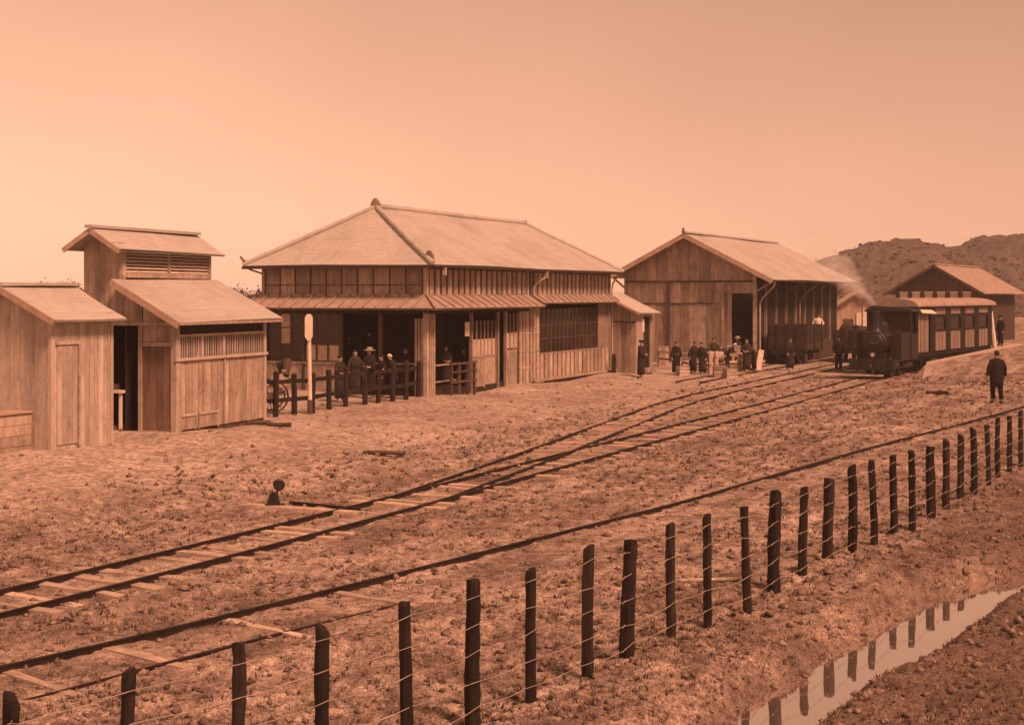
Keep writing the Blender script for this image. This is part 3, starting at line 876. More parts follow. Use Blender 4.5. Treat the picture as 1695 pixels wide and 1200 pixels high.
# ------------------------------------------------------------------ station building
O = G(705, 655, .4)
SA = 24.4
stn = thing('station_building', 'long wooden station building under a broad hipped shingle roof', 'station', O, frame(SA))
L, W = 17.6, 6.5
ZE, ZR = 4.42, 6.56
u0, u1 = 2.3, 15.6
ov = .55
zoff = -.28
# core; inner boards coloured dark to stand for the shade indoors
for nm, a, mt in (('wall', (0,L,W-.12,W,zoff,ZE), 'shadewood'), ('wall', (L-.12,L,0.02,W-.13,zoff,ZE), 'darkwood'),
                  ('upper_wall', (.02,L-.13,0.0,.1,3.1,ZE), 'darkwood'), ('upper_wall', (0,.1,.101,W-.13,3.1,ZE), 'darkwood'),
                  ('ceiling', (.1,L-.13,.1,W-.13,3.12,3.17), 'shadewood'), ('floor', (.0,L-.13,.02,W-.13,zoff,.1), 'shadewood'),
                  ('inner_wall', (7.45,7.55,.1,W-.13,.1,3.1), 'shadewood'), ('inner_wall', (3.9,4.0,1.4,W-.13,.1,3.1), 'shadewood'),
                  ('raised_floor', (4.05,7.44,1.4,W-.13,.1,.45), 'shadewood')):
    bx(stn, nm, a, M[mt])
# upper storey, left face: panels, battens and a waist rail
run(stn, 'panel', 'L', .12, W-.05, -.005, 3.42, 4.34, 10, .97, .02, M['board'])
me = bmesh_board('batten', .045, .92, .035, M['darkwood'])
for i in range(11): put(stn, 'batten', 'L', .12+(W-.17)*i/10, -.012, 3.42, me)
bx(stn, 'waist_rail', (-.062, -.03, .05, W-.02, 3.72, 3.75), M['darkwood'])
bx(stn, 'lower_rail', (-.07, -.006, .05, W, 3.35, 3.42), M['beam'])
# upper storey, front: upright boards standing proud of the dark wall
run(stn, 'upper_board', 'F', .12, 8.3, -.004, 3.42, 4.28, 18, .62, .045, M['midwood'], .01)
run(stn, 'upper_board', 'F', 9.0, L-.1, -.004, 3.42, 4.28, 19, .62, .045, M['midwood'], .01)
bx(stn, 'rail', (.06, 8.6, -.065, -.006, 3.35, 3.415), M['beam'])
bx(stn, 'rail', (8.95, L, -.065, -.006, 3.35, 3.415), M['beam'])
for x in (8.35, 8.7): bx(stn, 'post', (x, x+.1, -.08, -.003, 3.1, ZE), M['midwood'])
for a in ((-.1, .04, -.09, .05), (L-.05, L+.06, -.09, .05), (-.1, .04, W-.06, W+.05)):
    bx(stn, 'corner_post', (*a, zoff, ZE), M['midwood'])
# pent roofs round the left face and front
pz, pe = 3.36, 2.95
def pent(x0, x1, dep, ze, hipL):
    e0 = (x0-(dep if hipL else 0), -dep, ze); e1 = (x1, -dep, ze)
    slope(stn, 'pent_roof', e0, e1, (x1, -.07, pz), (x0, -.07, pz), M['pent'], 2, .035, 24, .01)
    n = int((x1-x0)/.62)
    for i in range(n+1):
        x = x0+.1+(x1-x0-.2)*i/n
        br(stn, 'roof_batten', (x, -dep+.01, ze+.045), (x, -.07, pz+.045), .04, .03, M['pent'])
pent(-.07, 8.55, .78, pe, True)
pent(8.6, L+.25, .5, pe+.13, False)
slope(stn, 'pent_roof', (-.85,-.78,pe), (-.85,W+.4,pe), (-.07,W+.4,pz), (-.07,-.07,pz), M['pent'], 2, .035, 20, .01)
for i in range(15):
    y = .05+(W+.2)*i/14
    br(stn, 'roof_batten', (-.84,y-.0,pe+.045), (-.07,y,pz+.045), .045, .035, M['pent'])
br(stn, 'hip_batten', (-.86,-.79,pe+.05), (-.06,-.06,pz+.06), .07, .05, M['pent'])
br(stn, 'verge_board', (8.57,-.8,pe-.0), (8.57,-.06,pz+.03), .05, .11, M['darkbeam'])
for x in (1.2, 3.5, 5.8, 7.7): br(stn, 'pent_bracket', (x,-.7,pe-.05), (x,-.02,pe-.05), .05, .07, M['darkbeam'])
br(stn, 'eave_beam', (-.1,-.03,2.86), (8.5,-.03,2.86), .12, .2, M['darkbeam'])
br(stn, 'eave_beam', (-.03,.05,2.86), (-.03,W,2.86), .12, .2, M['darkbeam'])
# front, ground floor
run(stn, 'board', 'F', .03, .62, -.0, zoff, 2.85, 4, .72, .045, M['beam'])
bx(stn, 'wall', (.05, .6, 0.002, .05, zoff, 2.85), M['board'])
run(stn, 'board', 'L', .06, .42, -.0, zoff, 2.6, 3, .72, .045, M['beam'])
for x in (3.42, 5.68, 6.38): bx(stn, 'post', (x, x+.1, -.05, .06, zoff, 2.76), M['board'])
# two sliding doors with glazed tops
for i, x in enumerate((3.54, 4.6)):
    d_ = thing('sliding_door', None, None, (x, .0+.05*i, 0)); d_.parent = stn
    bx(d_, 'lower_panel', (.05, 1.0, 0, .025, .06, 1.12), M['beam'])
    for k in range(5): bx(d_, 'batten', (.08+.2*k, .1+.2*k, -.014, -.001, .08, 1.1), M['midwood'])
    bx(d_, 'rail', (0, 1.05, -.02, .04, 1.12, 1.2), M['beam'])
    for xx in (0, .34, .68, 1.0): bx(d_, 'stile', (xx, xx+.05, -.018, .038, .0 if xx in (0, 1.0) else 1.2, 1.12 if xx in (0, 1.0) else 2.45), M['board'])
    for xx in (0, 1.0): bx(d_, 'stile', (xx, xx+.05, -.018, .038, 1.2, 2.45), M['board'])
    for k, xx in enumerate((.05, .39, .73)): bx(d_, 'pane', (xx+.002, xx+.287 if k < 2 else xx+.267, .002, .016, 1.2, 1.78), M['paper'])
    for k, xx in enumerate((.05, .39, .73)): bx(d_, 'pane', (xx+.002, xx+.287 if k < 2 else xx+.267, .002, .016, 1.78, 2.45), M['glass'])
d_ = thing('side_panel', None, None, (6.5, 0, 0)); d_.parent = stn
bx(d_, 'lower_panel', (0, 1.0, 0, .03, zoff, 1.3), M['board'])
for xx in (.0, .36, .7): bx(d_, 'pane', (xx+.03, xx+.28, .0, .015, 1.36, 1.95), M['paper'])
for xx in (.0, .36, .7): bx(d_, 'pane', (xx+.03, xx+.28, .0, .015, 1.97, 2.6), M['glass'])
for xx in (-.02, .31, .65, .98): bx(d_, 'stile', (xx, xx+.05, -.02, .04, 1.3, 2.7), M['board'])
bx(stn, 'wall', (7.55, 9.55, .002, .06, zoff, 3.1), M['darkwood'])
run(stn, 'board', 'F', 7.6, 8.55, -.0, zoff+.05, 2.9, 3, .74, .05, M['midwood'])
run(stn, 'board', 'F', 8.95, 9.6, -.0, zoff+.05, 2.9, 2, .74, .05, M['midwood'])
for zz in (.55, 1.2, 1.9): br(stn, 'rail', (7.6,-.055,zz), (9.6,-.055,zz), .02, .05, M['midwood'])
bx(stn, 'post', (8.62, 8.78, -.09, .0, zoff, 3.1), M['beam'])
# big lattice window bay
bx(stn, 'wall', (9.55, L-.05, .002, .06, zoff, 1.0), M['darkwood'])
bx(stn, 'wall', (16.3, L-.05, .002, .06, 1.0, 3.1), M['board'])
run(stn, 'wainscot_board', 'F', 9.6, L-.08, -.0, .05, 1.0, 17, .66, .05, M['midwood'], .012)
bx(stn, 'sill', (9.6, 16.3, -.06, -.002, 1.0, 1.06), M['beam'])
bx(stn, 'ground_beam', (9.3, L+.1, -.12, -.052, -.06, .05), M['beam'])
for i in range(5):
    d_ = thing('window', None, None, (9.62+1.335*i, .03, 1.06)); d_.parent = stn
    bx(d_, 'glass', (.04, 1.29, .01, .02, .03, 1.75), M['glass'])
    for xx in (0, .42, .86, 1.29): bx(d_, 'stile', (xx, xx+.04, -.01, .03, 0, 1.78), M['darkwood'])
    for zz in (.0, .55, 1.1, 1.74): bx(d_, 'glazing_bar', (.042, .418, -.004, .026, zz, zz+.035), M['darkwood']); bx(d_, 'glazing_bar', (.462, .858, -.004, .026, zz, zz+.035), M['darkwood']); bx(d_, 'glazing_bar', (.902, 1.288, -.004, .026, zz, zz+.035), M['darkwood'])
# dock foundation stones
for x in (8.75, 9.1, L-.1):
    mb = MB(); mb.ball((x, -.28, .0), (.2, .16, .13), 8, 5, .12); part('foundation_stone', mb, M['stone'], stn)
# left face, ground floor
bx(stn, 'wall', (0, .06, 3.4, W-.06, zoff, .98), M['board'])
run(stn, 'wainscot_board', 'L', 3.4, W-.08, -.002, zoff, .96, 9, .96, .02, M['beam'])
bx(stn, 'sill', (-.08, .08, 3.3, W-.06, .98, 1.06), M['beam'])
for y in (1.75, 3.32, 4.85): bx(stn, 'post', (-.05, .07, y-.06, y+.06, zoff, 2.76), M['darkwood'])
for y0_, n in ((3.4, 3), (4.92, 3)):
    for k in range(n):
        y = y0_+.47*k
        d_ = thing('window', None, None, (.03, y, 1.06)); d_.parent = stn
        for zz in (0, .58, 1.16, 1.66): bx(d_, 'glazing_bar', (-.004, .03, .04, .43, zz, zz+.035), M['darkwood'])
        for yy in (0, .43): bx(d_, 'stile', (-.01, .036, yy, yy+.04, 0, 1.7), M['darkwood'])
        lit = (y0_ > 4 and k in (0, 1)) 
        bx(d_, 'pane', (.008, .018, .042, .428, 1.2, 1.66), M['paper'] if y0_ > 4 and k in (1,) else M['glass'])
        bx(d_, 'pane', (.008, .018, .042, .428, .62, 1.16), M['paper'] if y0_ > 4 and k in (1,) else M['glass'])
        bx(d_, 'pane', (.008, .018, .042, .428, .04, .58), M['paper'] if y0_ < 4 else M['glass'])
# counter and barrier in the open waiting hall
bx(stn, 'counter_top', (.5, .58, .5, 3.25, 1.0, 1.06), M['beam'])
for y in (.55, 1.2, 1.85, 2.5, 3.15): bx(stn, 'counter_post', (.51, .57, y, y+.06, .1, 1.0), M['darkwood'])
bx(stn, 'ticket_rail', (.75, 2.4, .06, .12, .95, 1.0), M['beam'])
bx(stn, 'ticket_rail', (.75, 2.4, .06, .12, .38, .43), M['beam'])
bx(stn, 'lantern_board', (2.95, 3.3, -.02, .0, 1.92, 2.42), M['white'])
# roof
e = [(-ov,-ov,ZE), (L+ov-.1,-ov,ZE), (L+ov-.1,W+ov,ZE), (-ov,W+ov,ZE)]
r = [(u0,W/2,ZR), (u1,W/2,ZR)]
slope(stn, 'roof', e[0], e[1], r[1], r[0], M['shingle'], 16, .06, 26)
slope(stn, 'roof', e[3], e[2], r[1], r[0], M['shingle'], 16, .06, 26)
slope(stn, 'roof', e[3], e[0], r[0], r[0], M['shingle'], 16, .06, 16)
slope(stn, 'roof', e[1], e[2], r[1], r[1], M['shingle'], 16, .06, 16)
def cap(a, b, rad, nm='hip_ridge', n=18, mat='shingle'):
    a, b = Vector(a), Vector(b)
    mb = MB()
    mb.tube([a.lerp(b, k/n)+Vector((0,0,.03+random.uniform(-.006,.006))) for k in range(n+1)], [rad*(1+.12*((k%2)*2-1)*.4) for k in range(n+1)], 8)
    return part(nm, mb, M[mat], stn)
cap(e[0], r[0], .09); cap(e[3], r[0], .09); cap(e[1], r[1], .09); cap(e[2], r[1], .09); cap(r[0], r[1], .12, 'main_ridge')
for (p, sc) in ((Vector(r[0])+Vector((-.06,0,.02)), 1.0), (Vector(r[1])+Vector((.06,0,.0)), .6), (Vector(e[0])+Vector((.28,.28,.2)), .85)):
    mb = MB(); mb.prism([p+Vector((-.05,-.2*sc,-.1*sc)), p+Vector((-.05,.2*sc,-.1*sc)), p+Vector((-.05,.17*sc,.12*sc)), p+Vector((-.05,.05*sc,.3*sc)), p+Vector((-.05,-.05*sc,.3*sc)), p+Vector((-.05,-.17*sc,.12*sc))], (.14*sc,0,0))
    part('ridge_end_tile', mb, M['tile'], stn)
p = Vector(e[3]); mb = MB(); mb.tube([p+Vector((.25,-.25,.1)), p+Vector((.05,-.05,.14)), p+Vector((-.06,.06,.34))], [.08,.07,.03], 8); part('ridge_end_tile', mb, M['tile'], stn)
for a, b in ((e[0], e[1]), (e[3], e[0])):
    br(stn, 'gutter', Vector(a)+Vector((0,-.0,-.07)), Vector(b)+Vector((0,0,-.07)), .11, .09, M['darkbeam'])
for x in (.3, 9.1): bx(stn, 'gutter_outlet', (x-.05, x+.05, -ov-.06, -ov+.04, ZE-.36, ZE-.1), M['palewood'])
br(stn, 'eave_bracket', (-.5,W+.3,ZE-.12), (-.02,W-.02,ZE-.3), .06, .06, M['palewood'])
for i in range(30):
    x = .1+(L-.2)*i/29
    br(stn, 'rafter', (x,-ov+.06,ZE-.06), (x,-.01,ZE+.05 if False else ZE-.03), .05, .07, M['board'])
def pipe(pts, nm='downpipe'):
    mb = MB(); mb.tube(pts, .04, 8); return part(nm, mb, M['palewood'], stn)
pipe([(9.1,-ov,ZE-.3),(8.9,-.25,ZE-.55),(8.82,-.13,ZE-.7),(8.82,-.13,.05)])
pipe([(L-.2,-ov,ZE-.15),(L+.05,-.2,ZE-.5),(L+.1,-.14,ZE-.7),(L+.1,-.14,-.05)])

# ------------------------------------------------------------------ lean-to closet between station and goods shed
O = G(1050, 614, .36); O = Vector((O.x, O.y, .36))
Yc = 62.4
O = Vector(((1052-CX)*Yc/FPX, Yc, .36))
an = thing('closet_shed', 'small plank closet with a pale pitched roof between station and goods shed', 'shed', O, frame(30))
La, Wa, za, zr = 1.75, 1.6, 2.75, 3.5
run(an, 'board', 'F', 0, .78, 0, -.25, za, 4, .96, .03, M['palewood'])
bx(an, 'wall', (.02, La-.02, Wa-.05, Wa, -.25, zr-.1), M['midwood'])
bx(an, 'wall', (La-.04, La, .02, Wa-.06, -.25, za), M['midwood'])
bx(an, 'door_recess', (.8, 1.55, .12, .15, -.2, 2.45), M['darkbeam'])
bx(an, 'lintel', (.78, La, -.03, .05, 2.45, za), M['midwood'])
bx(an, 'door_post', (1.55, La, -.03, .05, -.25, 2.45), M['midwood'])
bx(an, 'step', (.75, 1.6, -.25, .05, -.1, .12), M['stone'])
bx(an, 'sign_board', (.62, .82, -.06, -.032, 1.75, 2.35), M['white'])
gable_run(an, 'board', 'L', 0, Wa, 0, -.25, lambda y: za+(zr-za)*y/Wa, 7, .97, .03, M['board'])
bx(an, 'waist_rail', (-.06, -.032, 0, Wa, 2.18, 2.24), M['darkwood'])
sa = (zr-za)/Wa
slope(an, 'roof', (-.3,-.35,za-sa*.35+.05), (La+.3,-.35,za-sa*.35+.05), (La+.3,Wa+.1,zr+.08), (-.3,Wa+.1,zr+.08), M['shingle'], 8)
br(an, 'bargeboard', (-.32,-.35,za-sa*.35-.02), (-.32,Wa+.1,zr+.01), .03, .1, M['barge'])

# ------------------------------------------------------------------ goods shed
GA = 27
Yc = 72.0
O = Vector(((1250-CX)*Yc/FPX, Yc, .38))
gs = thing('goods_shed', 'big plank goods shed with a wide gable and deep bracketed eaves', 'goods shed', O, frame(GA))
Lg, Wg = 17.4, 7.25
ze, za = 4.7, 6.55
zg = lambda y: ze+(za-ze)*(1-abs(y-Wg/2)/(Wg/2))
mb = MB(); mb.prism([(.03,0.05,-.4),(.03,Wg-.05,-.4),(.03,Wg-.05,ze-.1),(.03,Wg/2,za-.12),(.03,.05,ze-.1)], (.06,0,0))
bx(gs, 'wall', (.04, .09, 1.72, Wg, -.4, ze), M['darkwood'])
bx(gs, 'wall', (.1, Lg, Wg-.08, Wg, -.4, ze), M['board'])
bx(gs, 'wall', (Lg-.08, Lg, .02, Wg-.1, -.4, ze), M['board'])
gable_run(gs, 'gable_board', 'L', 0, Wg, .02, 4.15, lambda y: zg(y), 12, .975, .03, M['board'])
for a0, a1, n in ((1.72, 3.6, 4), (3.6, 5.5, 4), (5.5, Wg, 4)):
    run(gs, 'board', 'L', a0, a1, .02, -.4, 2.95, n, .975, .03, M['board'])
    run(gs, 'board', 'L', a0, a1, .02, 2.98, 4.1, n, .975, .03, M['board'])
run(gs, 'board', 'L', .0, 1.72, .02, 3.62, 4.1, 3, .975, .03, M['board'])
bx(gs, 'tie_beam', (-.06, -.014, -.02, Wg, 4.07, 4.17), M['darkwood'])
bx(gs, 'waist_rail', (-.05, -.012, 2.3, 6.2, 2.93, 2.98), M['darkwood'])
bx(gs, 'post', (-.1, .02, 4.68, 4.86, -.4, 4.1), M['darkwood'])
bx(gs, 'post', (-.06, .02, 1.66, 1.82, -.4, 4.1), M['board'])
bx(gs, 'corner_post', (-.08, .1, -.08, .1, -.4, ze), M['beam'])
bx(gs, 'corner_post', (-.06, .08, Wg-.1, Wg+.04, -.4, ze), M['board'])
dr = thing('door', None, None, (0, 0, 0)); dr.parent = gs
for k in range(4): bx(dr, 'board', (.12, .15, 1.3+.25*k, 1.3+.25*k+.24, -.3, 3.6), M['board'])
bx(gs, 'lintel', (-.05, .08, .1, 1.66, 3.5, 3.62), M['beam'])
bx(gs, 'floor', (.1, Lg-.1, .1, Wg-.1, -.4, .6), M['shadewood'])  # floor colour carries the shade of the interior
# open front: posts, lining coloured dark to stand for shade, loading dock
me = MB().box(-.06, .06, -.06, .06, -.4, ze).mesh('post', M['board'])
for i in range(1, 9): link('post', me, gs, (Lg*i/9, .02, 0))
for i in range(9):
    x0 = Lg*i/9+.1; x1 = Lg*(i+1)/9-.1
    bx(gs, 'shutter' if i % 2 else 'plank_wall', (x0, x1, .07, .11, .6, 4.3), M['shadewood'])
bx(gs, 'head_beam', (.1, Lg-.02, -.02, .12, ze-.3, ze-.05), M['darkwood'])
bx(gs, 'loading_dock', (4.6, Lg, -1.35, -.1, -.4, .72), M['darkwood'])
og = 1.15
sg = (za-ze)/(Wg/2)
slope(gs, 'roof', (-.75,-og,ze-sg*og+.1), (Lg+.35,-og,ze-sg*og+.1), (Lg+.35-1.2,Wg/2,za+.1), (-.75,Wg/2,za+.1), M['shingle'], 16, .06, 24)
slope(gs, 'roof', (-.75,Wg+og*.7,ze-sg*og*.7+.1), (Lg+.35,Wg+og*.7,ze-sg*og*.7+.1), (Lg+.35-1.2,Wg/2,za+.1), (-.75,Wg/2,za+.1), M['shingle'], 16, .06, 24)
br(gs, 'bargeboard', (-.78,-og,ze-sg*og-.02), (-.78,Wg/2,za-.02), .05, .24, M['barge'])
br(gs, 'bargeboard', (-.78,Wg+og*.7,ze-sg*og*.7-.02), (-.78,Wg/2,za-.02), .05, .24, M['barge'])
br(gs, 'ridge_cap', (-.82,Wg/2,za+.16), (Lg-.85,Wg/2,za+.16), .22, .09, M['shingle'])
br(gs, 'ridge_finial', (-.8,Wg/2,za+.1), (-.86,Wg/2,za+.36), .09, .12, M['tile'])
br(gs, 'gutter', (-.75,-og-.02,ze-sg*og+.02), (Lg+.35,-og-.02,ze-sg*og+.02), .1, .08, M['darkbeam'])
for i in range(0, 10, 3):
    x = Lg*i/9
    br(gs, 'eave_strut', (x,-.06,ze-1.1), (x,-og+.18,ze-sg*og+.0), .09, .09, M['beam'] if i == 0 else M['board'])
br(gs, 'eave_strut', (-.04,Wg+.03,ze-.9), (-.04,Wg+.7,ze-.35), .09, .09, M['board'])
mb = MB(); mb.tube([(-.45,-og-.02,ze-sg*og-.02),(-.3,-og+.05,ze-sg*og-.25),(-.05,-.42,ze-1.45),(-.03,-.27,ze-1.75),(-.03,-.27,0)], .045, 8); part('downpipe', mb, M['palewood'], gs)
mb = MB(); mb.tube([(Lg*.48,-og-.02,ze-sg*og-.02),(Lg*.46,-.5,ze-1.2),(Lg*.46,-.16,ze-1.7),(Lg*.46,-.16,.7)], .045, 8); part('downpipe', mb, M['board'], gs)

# ------------------------------------------------------------------ engine shed far right
Yc = 100.0
O = Vector(((1548-CX)*Yc/FPX, Yc, .5))
es = thing('engine_shed', 'dark plank shed with a pale gabled roof behind the passenger coach', 'shed', O, frame(32))
hw_, Le, ze, za = 2.85, 12.4, 3.75, 5.4
gable_run(es, 'board', 'L', -hw_, hw_, 0, -.5, lambda y: ze+(za-ze)*(1-abs(y)/hw_), 14, .97, .04, M['darkwood'])
bx(es, 'wall', (.02, Le, -hw_, -hw_+.08, -.5, ze), M['darkwood'])
bx(es, 'wall', (.02, Le, hw_-.08, hw_, -.5, ze), M['darkwood'])
bx(es, 'wall', (Le-.08, Le, -hw_+.09, hw_-.09, -.5, ze), M['darkwood'])
for k in range(6):
    y = -2.55+.9*k
    d_ = thing('window', None, None, (-.05, y, 3.0)); d_.parent = es
    bx(d_, 'pane', (-.01, .0, .04, .58, .04, .44), M['paper'])
    bx(d_, 'frame', (-.03, .01, 0, .62, .44, .52), M['white'])
    bx(d_, 'frame', (-.03, .01, 0, .62, -.04, .04), M['darkwood'])
bx(es, 'rail', (-.09, -.045, -hw_, hw_, 2.85, 2.94), M['darkwood'])
so_ = (za-ze)/hw_
for s_ in (-1, 1):
    o_ = .75
    slope(es, 'roof', (-.5,s_*(hw_+o_),ze-so_*o_+.06), (Le+.5,s_*(hw_+o_),ze-so_*o_+.06), (Le+.3,0,za+.06), (-.5,0,za+.06), M['pent'], 9, .06, 14)
    br(es, 'bargeboard', (-.52,s_*(hw_+o_),ze-so_*o_-.03), (-.52,0,za-.03), .05, .17, M['darkwood'])
br(es, 'ridge_cap', (-.55,0,za+.1), (Le+.3,0,za+.1), .25, .08, M['barge'])

# limewashed hut half hidden behind the engine
Yc = 92.0
O = Vector(((1420-CX)*Yc/FPX, Yc, .5))
ht = thing('limewashed_hut', 'small pale hut with a thin pitched roof half hidden behind the locomotive', 'hut', O, frame(8))
gable_run(ht, 'board', 'L', -1.5, 1.5, 0, -.5, lambda y: 2.5+.95*(1-abs(y)/1.5), 8, .97, .03, M['barge'])
bx(ht, 'wall', (.03, 4, -1.5, -1.44, -.5, 2.5), M['barge'])
bx(ht, 'wall', (.03, 4, 1.44, 1.5, -.5, 2.5), M['barge'])
bx(ht, 'wall', (3.95, 4.0, -1.43, 1.43, -.5, 2.5), M['barge'])
bx(ht, 'door_post', (-.1, -.035, -.55, -.32, -.4, 2.6), M['white'])
bx(ht, 'window_board', (-.1, -.035, -.2, .1, .9, 2.1), M['white'])
bx(ht, 'door_shade_panel', (-.06, -.035, .3, .95, -.3, 1.7), M['darkwood'])  # dark panel on the boards imitates the shade of an open doorway
for s_ in (-1, 1):
    slope(ht, 'roof', (-.4,s_*1.95,2.2), (4.3,s_*1.95,2.2), (4.3,0,3.5), (-.4,0,3.5), M['barge'], 6, .05, 6)
# ------------------------------------------------------------------ tracks
GAUGE = 1.0
def rail_part(parent, Lp, off, i0=0, i1=None, zoff=0.0):
    pts = Lp[i0:i1]
    mb = MB(); prof = [(-.035,-.03),(.035,-.03),(.035,-.02),(.009,-.01),(.009,.032),(.02,.038),(.02,.056),(-.02,.056),(-.02,.038),(-.009,.032),(-.009,-.01),(-.035,-.02)]
    rings = []
    for i, p in enumerate(pts):
        d = (pts[min(i+1, len(pts)-1)]-pts[max(i-1, 0)]).normalized(); n = Vector((-d.y, d.x, 0))
        q = p+n*off
        z = LZ(p.x, p.y)+.004+zoff-(.055*float(sstep(15.4, 18.6, p.y)+1-sstep(12.6, 15.2, p.y)) if zoff < -.04 else 0)
        rings.append([Vector((q.x+n.x*a, q.y+n.y*a, z+b)) for a, b in prof])
    mb.loft(rings)
    return part('rail', mb, M['rail'], parent)

slm = []
for k in range(4):
    mb = MB()
    for s_ in (0,):
        n = 5
        rings = []
        for i in range(n):
            x = -.98+1.96*i/(n-1)
            j = lambda: random.uniform(-.012, .012)
            rings.append([(x, -.095+j(), -.10), (x, .095+j(), -.10), (x, .09+j(), .028+j()), (x, -.09+j(), .028+j())])
        mb.loft(rings)
    slm.append(mb.mesh('sleeper', M['sleeper']))
def track(name, label, Lp, rails=(-.5, .5), s0=0, s1=999, sink=.02, gap=.66, miss=.0, zo=(0, 0)):
    t = thing(name, label, 'railway track', (0,0,0))
    for off, z_ in zip(rails, zo[::-1]): rail_part(t, Lp, off*GAUGE*1.05, zoff=z_)
    acc = 0.0
    for i in range(len(Lp)-1):
        a, b = Lp[i], Lp[i+1]
        acc += (b-a).length
        if acc < gap: continue
        acc -= gap
        if not (s0 < a.y < s1): continue
        if random.random() < miss: continue
        d = (b-a).normalized()
        o = link('sleeper', random.choice(slm), t, (a.x-d.y*random.uniform(-.12, .12), a.y+d.x*random.uniform(-.12, .12), LZ(a.x, a.y)+(.004 if not zo[0] else -.012)-random.uniform(0, sink)),
                 (random.uniform(-.02, .02), random.uniform(-.012, .012), math.atan2(d.y, d.x)+R(90)+random.uniform(-.05, .05)))
        o.scale = (random.uniform(.88, 1.06)*(.85 if zo[0] else 1), random.uniform(.8, 1.15)*(.72 if zo[0] else .92), 1)
    return t
track('railway_track', 'main line of dark rails on pale sleepers running past the station', LA, s0=8, s1=60, sink=.055, miss=.08)
track('railway_track', 'siding curving off the main line by a turnout towards the goods shed', LS, s0=33, s1=60, sink=.05, miss=.1)
track('railway_track', 'half-buried nearest track running beside the wire fence', LB, s0=9, s1=19.5, sink=.065, miss=.2, zo=(-.015, -.05))
track('railway_track', 'short spur along the goods shed under the open wagon', LD, s0=60, s1=80, sink=.05)

# the long timbers under the point lever
tm = thing('switch_timber', 'long pale timber reaching out under the point lever beside the main line', 'timber', G(480, 843, .02))
a, b = G(408, 840, .012), G(590, 853, -.025)
part('timber', MB().bar(Vector(a)-tm.location, Vector(b)-tm.location, .2, .14), M['sleeper'], tm)
a, b = G(480, 832, .03), G(596, 843, .03)
part('rod', MB().bar(Vector(a)-tm.location, Vector(b)-tm.location, .05, .06), M['rail'], tm)
lv = thing('point_lever', 'small black point lever with round weight standing beside the main line', 'point lever', G(455, 839, .03), R(15))
lv.scale = (.72, .72, .72)
mb = MB(); mb.box(-.24, .24, -.16, .16, 0, .07); part('base_plate', mb, M['iron'], lv)
mb = MB(); mb.prism([(-.2,-.07,.07),(.13,-.07,.07),(.07,-.07,.33),(-.06,-.07,.38),(-.13,-.07,.3)], (0,.14,0)); part('housing', mb, M['iron'], lv)
part('lever', MB().tube([(-.02,-.1,.25),(.06,-.11,.42),(.09,-.11,.52)], .028, 8), M['iron'], lv)
mb = MB(); mb.tube([(.09,-.17,.56),(.09,-.155,.56),(.09,-.06,.56),(.09,-.045,.56)], [.12,.145,.145,.12], 18); part('weight', mb, M['iron'], lv)
part('pivot', MB().tube([(-.02,-.12,.25),(-.02,.1,.25)], .05, 10), M['iron'], lv)

# ------------------------------------------------------------------ wire fence
FENCE = [(-40,1178),(20,1160),(208,1115),(390,1070),(536,1030),(670,1000),(785,965),(880,937),(973,910),(1040,893),(1110,868),(1172,850),(1235,838),(1282,815),(1330,802),(1372,788),(1410,773),(1445,765),(1480,752),(1510,749),(1540,738),(1566,730),(1590,722),(1612,712),(1635,701),(1652,691),(1671,686),(1690,680),(1708,672),(1724,666)]
wf = thing('wire_fence', 'barbed wire fence on black tarred posts along the near side of the tracks', 'wire fence')
posts = []
for i, (px, py) in enumerate(FENCE):
    zb = -.14 if i < 26 else -.14+.02*(i-25)
    t = D(px, py, 1)
    Y = (CAM_H-(zb+1.32))*FPX/(py-HOR)
    posts.append(Vector(((px-CX)*Y/FPX, Y, zb)))
pm = []
for k in range(10):
    mb = MB(); rings = []
    ph = random.uniform(0, 6); rx, ry = random.uniform(.052, .066), random.uniform(.052, .068)
    sl_a, sl_b = random.uniform(-.5, .5), random.uniform(-.5, .5)
    for zz in (-.5, 0, .15, .3, .45, .6, .75, .9, 1.05, 1.2, 1.29, 1.32):
        tw = .2*zz
        tp = 1-.07*zz if zz < 1.3 else .82
        rings.append([(rx*tp*math.copysign(abs(math.cos(a+tw))**.7, math.cos(a+tw))+random.uniform(-.007,.007)+.02*math.sin(zz*2+ph), ry*tp*math.copysign(abs(math.sin(a+tw))**.7, math.sin(a+tw))+random.uniform(-.007,.007), zz+(rx*(sl_a*math.cos(a)+sl_b*math.sin(a)) if zz > 1.2 else 0)) for a in [2*math.pi*q/9 for q in range(9)]])
    mb.loft(rings); pm.append(mb.mesh('post', M['black'], False))
wide = {9, 13, 15, 20}
for i, p in enumerate(posts):
    o = link('post', random.choice(pm), wf, p, (random.uniform(-.012, .012), random.uniform(-.012, .012), random.uniform(0, 6.28)))
    sx = 1.3 if i in wide else random.uniform(.85, 1.08)
    o.scale = (sx, sx, random.uniform(.97, 1.03))
for s_ in range(5):
    zh = 1.22-.255*s_
    mb = MB(); pts = []
    for i in range(len(posts)-1):
        a, b = posts[i], posts[i+1]
        d = (b-a).normalized(); n = Vector((d.y, -d.x, 0))
        ja = random.uniform(-.03, .03)
        for k in range(4):
            f = k/4
            q = a.lerp(b, f)+n*(.068)+Vector((0, 0, zh+ja*(1-f)-.018*math.sin(f*math.pi)+random.uniform(-.008, .008)))
            pts.append(q)
            if k in (1, 3):
                mb.bar(q+Vector((-.012,0,-.022)), q+Vector((.012,0,.022)), .006, .006)
    mb.tube(pts, .0036, 4)
    part('wire', mb, M['wire'], wf)
